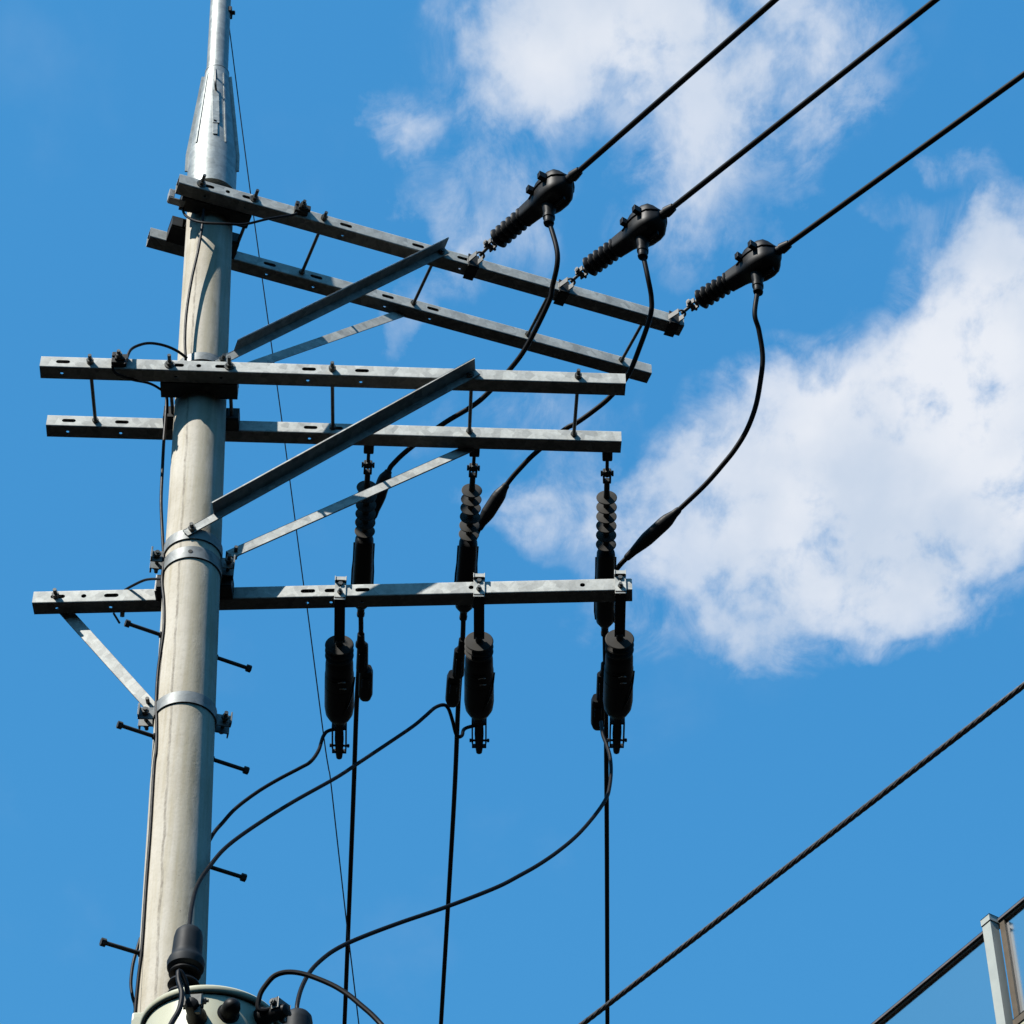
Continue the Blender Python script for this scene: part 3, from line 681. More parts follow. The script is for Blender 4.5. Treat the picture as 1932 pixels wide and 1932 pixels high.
LMID = 1.06
def make_strain_mid():
    th = thing("strain_insulator", V((0, 0, 0)), "x", "insulator", "strain insulators behind the middle crossarm")
    s = Shape(); s.box(V((0.02, 0, 0)), X, Yv, Z, 0.026, 0.024, 0.03, 0.006); s.finish("hanger", DARKST, th)
    s = Shape(); s.cyl(V((0.03, 0, 0)), V((0.125, 0, 0)), 0.0085); s.cyl(V((0.13, 0, 0.014)), V((0.13, 0, -0.014)), 0.017); s.finish("eye_rod", DARKST, th)
    s = Shape()
    for k in (-1, 1): s.box(V((0.15, 0.015 * k, 0)), X, Yv, Z, 0.034, 0.005, 0.013, 0.003)
    s.cyl(V((0.135, -0.03, 0)), V((0.135, 0.03, 0)), 0.008); s.hexa(V((0.135, -0.031, 0)), V((0.135, -0.021, 0)), 0.014); s.hexa(V((0.135, 0.021, 0)), V((0.135, 0.03, 0)), 0.014)
    s.cyl(V((0.17, 0, 0)), V((0.265, 0, 0)), 0.0135); s.finish("clevis", DARKST, th)
    s = Shape(); pr = [(0.24, 0.014)]
    for i in range(6):
        x = 0.272 + i * 0.0545; pr += [(x - 0.004, 0.016), (x - 0.0015, 0.047), (x + 0.0005, 0.0495), (x + 0.003, 0.0485), (x + 0.012, 0.018), (x + 0.016, 0.016)]
    pr += [(0.60, 0.016)]
    s.lathe(V((0, 0, 0)), X, pr, 40); s.finish("sheds", POLY, th, angle=30)
    s = Shape(); loft(s, [(0.578, 0.024, 0.03, 0.03), (0.585, 0.038, 0.046, 0.046), (0.605, 0.045, 0.05, 0.05), (0.74, 0.047, 0.056, 0.05), (0.80, 0.049, 0.075, 0.055), (0.95, 0.049, 0.078, 0.055), (1.0, 0.044, 0.06, 0.046), (1.03, 0.026, 0.03, 0.028), (1.045, 0.0175, 0.018, 0.018)], V((0, 0, 0)), X, Yv, Z)
    loft(s, [(0.62, 0.052, 0.006, 0.006), (0.73, 0.052, 0.006, 0.006), (0.80, 0.056, 0.006, 0.006), (0.95, 0.056, 0.006, 0.006), (1.0, 0.05, 0.006, 0.006)], V((0, 0, 0)), X, Yv, Z, 8)
    cv = s.finish("clamp_cover", RUBBER, th, angle=50)
    t = Shape(); t.box(V((0.985, -0.058, -0.005)), X, Yv, Z, 0.022, 0.016, 0.014, 0.003); t.finish("latch", RUBBER, cv)
    s = Shape(); s.lathe(V((0, 0, 0)), X, [(1.03, 0.018), (1.05, 0.0185), (1.075, 0.0175), (1.077, 0.02), (1.095, 0.019), (1.097, 0.014)], 20); s.finish("cable_gland", RUBBER, th)
    return th
MIDS = [((696.5, 847), (680.5, 1160)), ((896, 854), (874, 1166)), ((1146, 857), (1141, 1196))]
LB_MID = ["lower strain insulator nearest the pole, passing behind the sunlit brace", "lower strain insulator in the middle of three, sheds clear of the brace",
          "lower strain insulator at the right end of the middle rear crossarm, sheds against cloud"]
proto_mid = None; mid_info = []
for i, (b_, e_) in enumerate(MIDS):
    p = md2.pt(md2.t_of(b_[0], SZ, SZ / 2), SZ + 0.004, SZ / 2 + 0.006)
    e = Pz(*e_, p.z); d = e - p; yaw = math.atan2(d.y, d.x)
    if proto_mid is None: proto_mid = make_strain_mid(); o = proto_mid
    else: o = copy_tree(proto_mid)
    k = d.length / 1.09
    o.location = p; o.rotation_euler = (0, 0, yaw); o['label'] = LB_MID[i]; o.scale = (k, 1, 1)
    mid_info.append((p, d.normalized(), k))

# ------------------------------------------------------------------ overhead conductors
LB_CR = ["thick black overhead cable leaving top right from the leftmost upper insulator", "thick black overhead cable leaving top right from the middle upper insulator",
         "thick black overhead cable leaving the right edge from the outermost upper insulator"]
FAR = [(1462, 0), (1765, 0), (1932, 140)]
for i, (e, jo, d, k) in enumerate(up_info):
    q = Pz(*FAR[i], e.z); dd = (q - e); dd.z = 0; dd.normalize()
    pts = [e - dd * 0.06] + [e + dd * t - Z * (0.0 if t < 4 else 0.0009 * (t - 4) * (55 - t)) for t in np.linspace(0, 36, 60)]
    s = Shape(); s.tube(pts, 0.0145, 12); c = s.finish("overhead_cable", CABLE, origin=e)
    tag(c, LB_CR[i], "cable", "overhead cables leaving to the upper right")
LB_CA = ["long straight black cable running down the picture, left of three", "long straight black cable running down the picture, middle of three", "long straight black cable running down the picture, right of three, crossed by the twisted cable"]
PTS_CA = [[(680.5, 1206), (673, 1325), (666, 1524), (650, 1932)], [(872.5, 1214), (864.5, 1330), (856, 1524), (832, 1932)], [(1141.5, 1215), (1143.5, 1372), (1145, 1600), (1146, 1932)]]
CA_Z = []
for i, (p, d, k) in enumerate(mid_info):
    z = p.z; CA_Z.append(z); st = p + d * (1.07 * k)
    pts = [st] + [Pz(u, v, z) for u, v in PTS_CA[i]]
    dd = (pts[-1] - pts[-2]).normalized()
    pts = smooth(pts, 6) + [pts[-1] + dd * t - Z * 0.0009 * t * (50 - t) for t in np.linspace(1.5, 44, 40)]
    s = Shape(); s.tube(pts, 0.0125, 12); c = s.finish("overhead_cable", CABLE, origin=st)
    tag(c, LB_CA[i], "cable", "overhead cables running away below the middle crossarm")

# connector covers clamped on those three cables
def make_connector():
    th = thing("cable_connector", V((0, 0, 0)), "x", "connector", "black connector covers on the cables")
    s = Shape(); s.lathe(V((0, 0, 0)), X, [(0.0, 0.014), (0.0, 0.018), (0.05, 0.02), (0.06, 0.026), (0.08, 0.027)], 20); s.finish("neck", RUBBER, th)
    s = Shape(); loft(s, [(0.07, 0.022, 0.02, 0.022), (0.08, 0.028, 0.03, 0.028), (0.23, 0.031, 0.034, 0.032), (0.245, 0.024, 0.03, 0.024)], V((0, 0.010, 0)), X, Yv, Z)
    for y in (-0.002, 0.010, 0.022): s.box(V((0.16, y, -0.032)), X, Yv, Z, 0.055, 0.003, 0.005, 0.001)
    s.finish("upper_cover", RUBBER, th)
    s = Shape(); loft(s, [(0.235, 0.028, 0.03, 0.03), (0.26, 0.036, 0.034, 0.034), (0.40, 0.037, 0.036, 0.036), (0.43, 0.028, 0.03, 0.03), (0.445, 0.02, 0.02, 0.02)], V((0.0, 0.030, 0)), X, Yv, Z, 24, 3.2)
    s.box(V((0.30, 0.030, -0.037)), X, Yv, Z, 0.03, 0.018, 0.006, 0.003); s.finish("lower_cover", RUBBER, th)
    return th
LB_CO = ["black connector cover beside the left arrester, on the cable", "black connector cover on the middle cable, glinting left of its arrester", "black connector cover mostly hidden behind the right arrester"]
CO = [((681, 1196), (678, 1318), -1), ((872.5, 1206), (864, 1330), 1), ((1140.5, 1252), (1139, 1373), 1)]
proto_co = None
for i, (a, b, sg) in enumerate(CO):
    p, q = Pz(*a, CA_Z[i] - 0.004), Pz(*b, CA_Z[i] - 0.004); d = q - p; yaw = math.atan2(d.y, d.x)
    if proto_co is None: proto_co = make_connector(); o = proto_co
    else: o = copy_tree(proto_co)
    o.location = p; k = d.length / 0.445; o.rotation_euler = (0, 0, yaw); o.scale = (k, 1.0 * sg, 1.0); o['label'] = LB_CO[i]

# ------------------------------------------------------------------ jumper cables between the two sets of insulators
JU = [[(1052, 482), (1042, 542), (1034.5, 572), (994.5, 652), (962, 697), (920.6, 741.5), (890.6, 766.5), (835.6, 800), (772, 847), (742, 875), (733, 889), (720, 920), (707, 966), (696, 1010), (688, 1040)],
      [(1222, 522), (1229, 562), (1227, 596), (1207, 655), (1184, 709), (1151, 749), (1118, 776.5), (1086, 799), (1066, 810), (1011, 854), (983, 882), (959, 910), (930, 953), (906, 993), (890, 1030)],
      [(1424, 592), (1432, 624), (1439, 674), (1434, 724), (1425, 769), (1409, 811), (1388, 846), (1366, 874), (1331, 914), (1286, 957), (1250, 990), (1215, 1022), (1178, 1057), (1158, 1080)]]
SLV = [((734, 887), (704, 978)), ((956, 913), (904, 998)), ((1281, 961), (1180, 1055))]
LB_JU = ["black jumper cable hanging from the leftmost upper insulator, sleeve behind the brace", "black jumper cable curving behind the middle crossarms to the middle insulator",
         "black jumper cable bowing out furthest right across the cloud"]
for i, uv in enumerate(JU):
    jo = up_info[i][1]; p, d, k = mid_info[i]
    endY = (p + d * 0.72 * k).y
    pts = path(uv, jo.y + 0.03, endY)
    th = thing("jumper_cable", jo, LB_JU[i], "cable", "jumper cables between the insulators")
    full = smooth([jo + Z * 0.02] + pts, 12)
    s = Shape(); s.tube(full, 0.0125, 12); s.finish("sheath", CABLE, th)
    # tapered sleeve near its lower end
    def near(uv0): return min(range(len(full)), key=lambda j: (proj(full[j])[0] - uv0[0]) ** 2 + (proj(full[j])[1] - uv0[1]) ** 2)
    i0, i1 = near(SLV[i][0]), near(SLV[i][1]); seg = full[i0:i1 + 1]
    fine = smooth(seg, 4); n = len(fine)
    prof = [(0, 0.0135), (0.03, 0.018), (0.09, 0.020), (0.22, 0.032), (0.30, 0.0345), (0.62, 0.0345), (0.72, 0.030), (0.86, 0.021), (0.97, 0.018), (1, 0.0135)]
    rs = [float(np.interp(j / (n - 1), [a for a, b in prof], [b for a, b in prof])) for j in range(n)]
    s = Shape(); s.tube(fine, rs, 20); s.finish("sleeve", RUBBER, th)

# ------------------------------------------------------------------ surge arresters clamped on the lowest crossarm
AZ = lo1.z - SZ - 0.004
def make_arrester():
    """local origin: middle of the clamp on the near face of the arm; +X runs away under the arm"""
    th = thing("surge_arrester", V((0, 0, 0)), "x", "arrester", "surge arresters under the lowest crossarm")
    s = Shape()
    s.box(V((-0.006, 0, -0.004)), X, Yv, Z, 0.003, 0.0245, 0.060, 0.001)
    for k in (-1, 1): s.box(V((-0.014, 0.0235 * k, 0.052)), X, Yv, Z, 0.012, 0.002, 0.014, 0.001)
    s.box(V((0.03, 0, 0.062)), X, Yv, Z, 0.052, 0.0245, 0.003, 0.001); s.box(V((-0.018, 0, 0.053)), X, Yv, Z, 0.004, 0.0245, 0.009, 0.001)
    br = s.finish("clamp", GALV, th)
    s = Shape(); s.cyl(V((0.0, 0, -0.022)), V((-0.032, 0, -0.022)), 0.007); s.hexa(V((-0.009, 0, -0.022)), V((-0.02, 0, -0.022)), 0.0125)
    s.hexa(V((-0.009, 0, 0.03)), V((-0.018, 0, 0.03)), 0.011); s.finish("bolt", BOLT, br)
    s = Shape(); z0 = -SZ / 2 - 0.012
    for (x0, za), (x1, zb) in zip([(-0.01, z0 - 0.004), (0.11, z0 - 0.006), (0.20, z0 - 0.018)], [(0.11, z0 - 0.006), (0.20, z0 - 0.018), (0.265, z0 - 0.03)]):
        a, b = V((x0, 0, za)), V((x1, 0, zb)); d = b - a; s.box((a + b) / 2, d, Yv, d.cross(Yv), d.length / 2 + 0.001, 0.0235, 0.004, 0.001)
    s.finish("strap", DARKST, th)
    zc = z0 - 0.034
    s = Shape(); s.lathe(V((0.245, 0, zc)), X, [(0, 0.016), (0.03, 0.016), (0.032, 0.060), (0.036, 0.064), (0.040, 0.062), (0.055, 0.034), (0.066, 0.034), (0.068, 0.060), (0.072, 0.064), (0.076, 0.062), (0.09, 0.034), (0.10, 0.034), (0.102, 0.060), (0.106, 0.064), (0.11, 0.062), (0.125, 0.034)], 48)
    s.finish("sheds", POLY, th, angle=30)
    s = Shape(); s.lathe(V((0.245, 0, zc)), X, [(0.115, 0.03), (0.12, 0.05), (0.14, 0.060), (0.16, 0.062), (0.225, 0.063), (0.232, 0.065), (0.30, 0.066), (0.305, 0.064), (0.31, 0.066), (0.46, 0.067), (0.51, 0.062), (0.545, 0.048), (0.565, 0.028), (0.57, 0.015)], 40)
    hs = s.finish("housing", RUBBER, th)
    s = Shape()
    for x in (0.455, 0.475): s.tube([V((x, 0.0 + 0.0655 * math.sin(t), zc - 0.0655 * math.cos(t))) for t in np.linspace(-0.5, 0.5, 9)], 0.003, 6)
    s.tube(smooth([V((0.70, -0.02, zc - 0.062)), V((0.62, -0.045, zc - 0.058)), V((0.56, -0.06, zc - 0.04)), V((0.50, -0.068, zc))], 6), 0.004, 6)
    s.finish("tie", RUBBER, hs)
    s = Shape()
    for x, t0, t1 in ((0.47, -0.45, 0.05), (0.515, -0.5, -0.05)):
        s.tube([V((x + 0.004 * math.sin(9 * t), 0.0665 * math.sin(t), zc - 0.0665 * math.cos(t))) for t in np.linspace(t0, t1, 7)], 0.0035, 6)
    s.finish("glint_bits", BRIGHT, hs)  # pale wavy bits standing in for glints on the black housing
    s = Shape(); s.cyl(V((0.80, 0, zc)), V((0.865, 0, zc)), 0.021)
    for k in (-1, 1):
        s.box(V((0.925, 0.031 * k, zc)), X, Yv, Z, 0.075, 0.0035, 0.018, 0.001); s.box(V((1.02, 0.030 * k, zc)), X, Yv, Z, 0.022, 0.003, 0.012, 0.001); s.box(V((1.04, 0.024 * k, zc)), X, Yv, Z, 0.003, 0.009, 0.012, 0.001)
    s.box(V((0.86, 0, zc)), X, Yv, Z, 0.004, 0.034, 0.018, 0.001); s.cyl(V((0.998, -0.047, zc)), V((0.998, 0.043, zc)), 0.0055); s.hexa(V((0.998, -0.046, zc)), V((0.998, -0.036, zc)), 0.009)
    s.hexa(V((0.998, 0.035, zc)), V((0.998, 0.044, zc)), 0.009); s.finish("end_fork", DARKST, th)
    s = Shape(); s.lathe(V((0, 0, zc)), X, [(0.86, 0.018), (0.90, 0.02), (0.95, 0.021), (1.06, 0.0165), (1.085, 0.014), (1.095, 0.006)], 20); s.finish("terminal", DARKST, th)
    return th, zc
ARR = [((642, 1108), (640, 1430)), ((904, 1103), (904, 1420)), ((1170.5, 1097), (1163, 1420))]
LB_AR = ["left black arrester hung under the lowest crossarm, nearest the pole", "middle black arrester hung under the lowest crossarm with looped lead beside it", "right black arrester hung at the tip of the lowest crossarm"]
proto_ar = None; arr_end = []
for i, (b_, e_) in enumerate(ARR):
    if proto_ar is None: proto_ar, zc = make_arrester(); o = proto_ar
    else: o = copy_tree(proto_ar)
    p = lo1.pt(lo1.t_of(b_[0]), 0, SZ / 2)
    e = Pz(*e_, p.z + zc); d = e - V((p.x, p.y, p.z + zc)); yaw = math.atan2(d.y, d.x); k = d.length / 1.09
    o.location = p; o.rotation_euler = (0, 0, yaw); o['label'] = LB_AR[i]
    M = Matrix.Translation(p) @ Matrix.Rotation(yaw, 4, 'Z')
    print("arrester scale", k)
    o.scale = (k, 1, 1)
    arr_end.append((M @ V((0.87 * k, -0.03, zc)), d.normalized()))

# ------------------------------------------------------------------ transformer
TX = P(400, 1931, 8.46); zr = P(400, 1852, 8.46 - 0.262).z
tc_ = V((TX.x, 8.46, zr)); RT = 0.236
tr = thing("transformer", tc_ - Z * 0.95, "pale green round transformer tank at the foot of the picture beside the pole", "transformer")
s = Shape(); s.lathe(tc_ - Z * 0.95, Z, [(0, 0.2), (0.0, RT), (0.03, RT + 0.004), (0.05, RT), (0.93, RT), (0.94, RT)], 72); s.finish("tank", TANK, tr)
s = Shape(); s.lathe(tc_ - Z * 0.032, Z, [(0.004, RT - 0.002), (0.0, RT + 0.006), (0.003, RT + 0.013), (0.011, RT + 0.018), (0.021, RT + 0.018), (0.03, RT + 0.011), (0.045, RT - 0.04), (0.07, 0.08), (0.075, 0.0)], 72); s.finish("lid", TANK, tr)
def bushing(c, h, ax=Z, sc=1.0):
    """stack of sheds under a soft cap with the lead leaving through the top"""
    s = Shape(); pr = [(0, 0.035)]
    for i in range(max(3, int(h / 0.05))):
        x = 0.02 + i * 0.05; pr += [(x, 0.034), (x + 0.006, 0.056), (x + 0.012, 0.060), (x + 0.022, 0.056), (x + 0.034, 0.036)]
    pr += [(h, 0.036)]
    s.lathe(c, ax, [(a * sc, b * sc) for a, b in pr], 36); b = s.finish("bushing", RUBBER, tr)
    s = Shape(); t = c + ax * h * sc
    s.lathe(t, ax, [(a * sc, b_ * sc) for a, b_ in [(-0.05, 0.02), (-0.052, 0.055), (-0.04, 0.068), (-0.015, 0.0705), (0.0, 0.066), (0.012, 0.058), (0.03, 0.0565), (0.10, 0.0545), (0.125, 0.050), (0.138, 0.040), (0.142, 0.018), (0.142, 0.013), (0.152, 0.013), (0.152, 0.004)]], 40)
    s.finish("cap", CAPM, b); return t + ax * 0.15 * sc
B1 = P(349, 1835, 8.62); b1 = bushing(V((B1.x, 8.62, zr + 0.02)), P(349, 1812, 8.62).z - zr - 0.02)
YB2 = 8.52
ct2 = P(563, 1909, YB2); b2 = bushing(V((ct2.x, YB2, ct2.z - 0.45)), 0.30)
s = Shape(); s.box(V((ct2.x - 0.09, YB2, ct2.z - 0.47)), X, Yv, Z, 0.15, 0.05, 0.02, 0.004); s.box(V((ct2.x - 0.13, YB2, ct2.z - 0.53)), V((1, 0, 0.6)), Yv, V((-0.6, 0, 1)), 0.12, 0.03, 0.008); s.finish("bushing_bracket", TANK, tr)
def on_tank(u, v, out=0.0):
    d = ray(u, v); r = RT + out; ox, oy = CAM.x - tc_.x, CAM.y - tc_.y
    a = d.x ** 2 + d.y ** 2; b = 2 * (ox * d.x + oy * d.y); c = ox * ox + oy * oy - r * r
    t = (-b - math.sqrt(max(0, b * b - 4 * a * c))) / (2 * a); p = CAM + d * t
    n = V((p.x - tc_.x, p.y - tc_.y, 0)).normalized(); return p, n
p, n = on_tank(431, 1912); s = Shape(); s.lathe(p - n * 0.01, n, [(0, 0.040), (0.012, 0.040), (0.014, 0.033), (0.05, 0.032), (0.068, 0.026), (0.078, 0.013), (0.08, 0.003)], 28); s.finish("plug", RUBBER, tr)
def terminal(u, v):
    p, n = on_tank(u, v); a = (n + V((0, 0, -0.15))).normalized()
    s = Shape(); s.lathe(p - a * 0.01, a, [(0, 0.036), (0.03, 0.036), (0.05, 0.028), (0.11, 0.026), (0.13, 0.020), (0.135, 0.003)], 24); t = s.finish("terminal", RUBBER, tr)
    q = p + a * 0.09 + Z * 0.02; sd_ = a.cross(Z).normalized()
    s = Shape(); s.box(q, sd_, a, Z, 0.032, 0.016, 0.018, 0.004); s.cyl(q - sd_ * 0.055, q + sd_ * 0.05, 0.006); s.hexa(q + sd_ * 0.034, q + sd_ * 0.046, 0.012); s.hexa(q - sd_ * 0.046, q - sd_ * 0.034, 0.012)
    s.box(q - Z * 0.03 - sd_ * 0.02, sd_, a, Z, 0.008, 0.010, 0.02, 0.002); s.finish("terminal_clamp", BOLT, t); return q
q1 = terminal(372, 1922); q2 = terminal(492, 1921)
s = Shape(); p, n = on_tank(277, 1927); a = V((n.y, -n.x, 0)); c = V((P(272, 1935, 8.6).x, 8.6, P(272, 1922, 8.6).z))
s.box(c + Z * -0.04, X, Yv, Z, 0.045, 0.03, 0.05, 0.01); s.cyl(c + V((-0.02, -0.034, -0.04)), c + V((-0.02, 0.0, -0.04)), 0.022); s.finish("mounting_lug", TANK, tr)
s = Shape(); s.box(tc_ + V((0.0, RT + 0.03, -0.35)), X, Yv, Z, 0.09, 0.07, 0.25, 0.006); s.finish("mounting_bracket", TANK, tr)

# ------------------------------------------------------------------ lead wires
along_wall = V((5.2, 17.0, 4.2))                       # where the service cable reaches the building
def wire(name, pts, r, label, cat="wire", group=None, mat=CABLE, n=10, origin=None):
    s = Shape(); s.tube(smooth(pts, n), r, 10); return tag(s.finish(name, mat, origin=V(pts[0])), label, cat, group)
LG = "thin leads between arresters and transformer"
e = arr_end[0][0]
wire("lead_wire", [e] + path([(622, 1378), (610, 1389), (601, 1416), (586, 1437), (566, 1449), (526, 1470), (486, 1494), (446, 1524), (421, 1551), (399, 1579), (372, 1640), (350, 1760), (330, 1900), (322, 1990)], e.y, YP + 0.28), 0.0085,
     "black lead from the left arrester dipping behind the pole", group=LG)
e = arr_end[1][0]
wire("lead_wire", [e] + path([(878.5, 1374), (872, 1387), (866, 1390), (860, 1384), (853.5, 1359), (846, 1337), (837, 1330), (821, 1335), (803.5, 1350), (781, 1369), (741, 1396.5), (673.5, 1441.5), (633, 1468), (551, 1514), (476, 1561.5), (426, 1599), (396, 1634), (373, 1669), (362, 1709), (357, 1750)], e.y, b1.y) + [b1 - Z * 0.01], 0.0085,
     "black lead from the middle arrester curving across the pole to the capped bushing", group=LG)
e = arr_end[2][0]
wire("lead_wire", path([(1134, 1362), (1137, 1385), (1145, 1407), (1151, 1428), (1153, 1455), (1150, 1485), (1143.6, 1506.5), (1123.6, 1536.5), (1091, 1574), (1056, 1604), (1018.6, 1630), (981, 1651.5), (935, 1675), (845, 1710), (753, 1741.5), (678, 1770), (633, 1791.5), (603, 1814), (583, 1836.5), (568, 1866.5), (560.5, 1898)], e.y, b2.y) + [b2 - Z * 0.01], 0.0085,
     "long black lead from the right arrester sweeping down to the lower right bushing", group=LG)
p = path([(490, 1906), (490, 1879), (503, 1856.5), (520, 1840), (545, 1834), (578, 1839), (623, 1856.5), (653, 1874), (678, 1894), (718, 1931.5), (800, 2030)], q2.y, 8.1)
p += [p[-1] + V((0.9, 0.5, -0.9)), p[-1] + V((3.2, 2.2, -2.0)), along_wall]
wire("low_voltage_cable", [q2] + p, 0.0095, "black cable arching off the right side of the transformer to the bottom edge", "cable")
p = path([(357, 1888), (351, 1856), (343, 1837), (337, 1834), (337, 1850), (343, 1876), (338, 1905), (323, 1932), (300, 1980)], q1.y, q1.y - 0.12)
p += [p[-1] + V((0.0, 0.0, -0.25)), V((tc_.x - 0.28, tc_.y, tc_.z - 0.75)), V((tc_.x - 0.2, tc_.y + 0.3, tc_.z - 1.1)), axis_at(tc_.z - 1.6) + V((0.1, -0.12, 0)), axis_at(2.0) + V((0.1, -0.13, 0))]
wire("low_voltage_cable", [q1 - Z * 0.01] + p, 0.0095, "black cable looped over the transformer rim in front of the bushing", "cable")

# wires clipped to the shaft
def hug(uv, out, ang=None):
    """points lying on the shaft's surface (or just off its edge) where they are seen"""
    res = []
    for u, v in uv:
        z = P(u, v, YP - 0.1).z
        for _ in range(6):
            c = axis_at(z); r = rad(z) + out; x = P(u, v, c.y).x - c.x
            y = -math.sqrt(max(0.0, r * r - x * x)) if abs(x) < r else 0.0
            z = P(u, v, c.y + y).z
        c = axis_at(z); q = P(u, v, c.y + y); res.append(q)
    return res
GW = "grounding wires down the shaft"
pts = hug([(315, 741), (312.7, 784), (309, 834), (306.5, 884), (304, 946), (306.5, 1009), (309, 1059), (306, 1096), (309, 1129), (310, 1166), (307.7, 1201), (300, 1254), (296.5, 1291), (295, 1326), (296, 1366), (295, 1416), (291, 1449), (283.5, 1574), (276, 1674), (268.4, 1786), (261, 1849), (254.7, 1919), (246, 2050)], 0.014)
wire("ground_wire", pts, 0.0075, "black ground wire down the left edge of the shaft", "wire", GW)
pts = hug([(308, 1080), (311, 1140), (314, 1190), (307, 1240), (302, 1290), (299, 1340), (301, 1390), (299, 1430), (297, 1449), (287, 1599), (278.4, 1699), (271, 1824), (266, 1911), (258, 2050)], 0.006)
wire("ground_wire", pts, 0.0040, "thinner dark wire just right of the black ground wire", "wire", GW)
pts = path([(265, 1770), (259, 1790), (251, 1819), (247, 1854), (250, 1880), (255, 1900), (256, 1940)], YP, YP - 0.02)
wire("ground_wire", pts, 0.0065, "short black wire bowing out left of the shaft by the lowest step bolt", "wire", GW)
# upper loop and run down the near face
pts = path([(560, 402), (550, 406), (507, 412.7), (462, 423), (429, 422.5)], up1.pt(up1.t_of(560)).y - 0.02, YP - 0.22) + path([(380, 419.5), (353, 409), (345, 395), (351, 384)], YP - 0.21, YP - 0.12)
wire("bonding_wire", pts, 0.0065, "black bonding wire sagging from the upper clamp back round the shaft", "wire")
pts = path([(384, 395), (383, 410), (381.7, 425), (374, 472), (361.7, 527), (352, 589), (349, 639), (350.5, 680)], YP - 0.17, YP - 0.15)
wire("ground_wire", pts, 0.0068, "black wire hanging down the near face between upper and middle crossarms", "wire", GW)
YC = md1.pt(md1.t_of(224)).y
pts = path([(236, 688), (239, 676.5), (247.7, 659), (267.7, 649.5), (287.7, 647.7), (312.7, 652.7), (335, 662.7), (353, 676)], YC - 0.04, YP - 0.16)
wire("bonding_wire", pts, 0.0068, "black wire looping above the middle front crossarm from its clamp", "wire")
pts = path([(212, 690), (214, 698), (223, 707), (250, 716.5), (280, 722.7), (300, 732.7), (314, 746), (316, 780)], YC - 0.02, YP - 0.02)
wire("bonding_wire", pts, 0.0062, "black wire drooping under the middle front crossarm from its clamp", "wire")
YL = lo1.pt(lo1.t_of(265)).y
wire("bonding_wire", path([(236, 1113), (250, 1105), (270, 1095.5), (285, 1092.5), (305, 1092.5)], YL + 0.02, YP - 0.02), 0.006, "short black wire arching onto the lowest crossarm left of the pole", "wire")
def ground_clamp(A, u, label):
    t = A.t_of(u); q = A.pt(t, -0.012, SZ / 2 - 0.006)
    th = thing("grounding_clamp", q, label, "clamp", "black grounding clamps on the crossarms")
    s = Shape(); s.box(q + A.d * 0.0, A.d, A.n, Z, 0.034, 0.014, 0.028, 0.004); s.box(q + A.d * 0.012 - A.n * 0.016, A.d, A.n, Z, 0.03, 0.010, 0.016, 0.003)
    s.box(q - A.d * 0.024 - A.n * 0.006 + Z * 0.024, A.d, A.n, Z, 0.010, 0.014, 0.014, 0.003); s.box(q + A.d * 0.026 + Z * 0.02, A.d, A.n, Z, 0.012, 0.012, 0.014, 0.003); s.finish("jaw", DARKST, th)
    s = Shape(); s.cyl(q + A.n * 0.01, q - A.n * 0.06 + Z * 0.0, 0.0085); s.hexa(q - A.n * 0.028, q - A.n * 0.044, 0.016); s.finish("bolt", BOLT, th)
ground_clamp(up1, 567, "black wire clamp bolted on the upper front crossarm"); ground_clamp(md1, 225, "black wire clamp bolted on the middle front crossarm left of the pole")

# thin stay wire from the mast, passing behind everything
q0 = P(431, 40, YP); q1_ = P(619.8, 1449, 10.45); q2_ = P(677, 1932, 11.0); q3 = P(623.6, 1471.5, 10.47)
dd = (q2_ - q1_).normalized()
gp = [q0] + [P(u, v, YP + (10.45 - YP) * (v - 40) / 1409) for u, v in ((471.7, 357.5), (530.5, 784), (572.6, 1101.5), (580, 1151), (611, 1391))] + [q1_, q3] + [P(637.8, 1599, 10.62), P(652.8, 1731, 10.77), P(660, 1794, 10.84), q2_, q2_ + dd * 4]
s = Shape(); s.tube(smooth(gp, 6), 0.0031, 8); tag(s.finish("stay_wire", CABLE, origin=q0), "thin stay wire slanting down from the mast behind all crossarms", "wire")

# twisted steel cable in the near foreground
zt = 1.6 + 4.6; pa, pb = Pz(1100, 1932, zt), Pz(1932, 1293, zt); td = (pb - pa).normalized(); pa = pa - td * 3; L_ = (pb - pa).length + 4
x_, y_, a_ = frame_of(td); s = Shape(); pitch = 0.15
nst = int(L_ / pitch * 14)
def sagz(l): return -0.0035 * ((l - L_ / 2) / (L_ / 2)) ** 2 * -3
for k in range(6):
    pts = []
    for j in range(nst + 1):
        l = L_ * j / nst; an = -2 * math.pi * l / pitch + k * math.pi / 3
        pts.append(pa + td * l + (x_ * math.cos(an) + y_ * math.sin(an)) * 0.0047 + Z * sagz(l))
    s.tube(pts, 0.0030, 6)
s.tube([pa + td * l + Z * sagz(l) for l in np.linspace(0, L_, 30)], 0.0032, 6)
tag(s.finish("twisted_cable", STRAND, origin=pa, angle=60), "twisted steel cable slanting across the lower right sky", "cable")

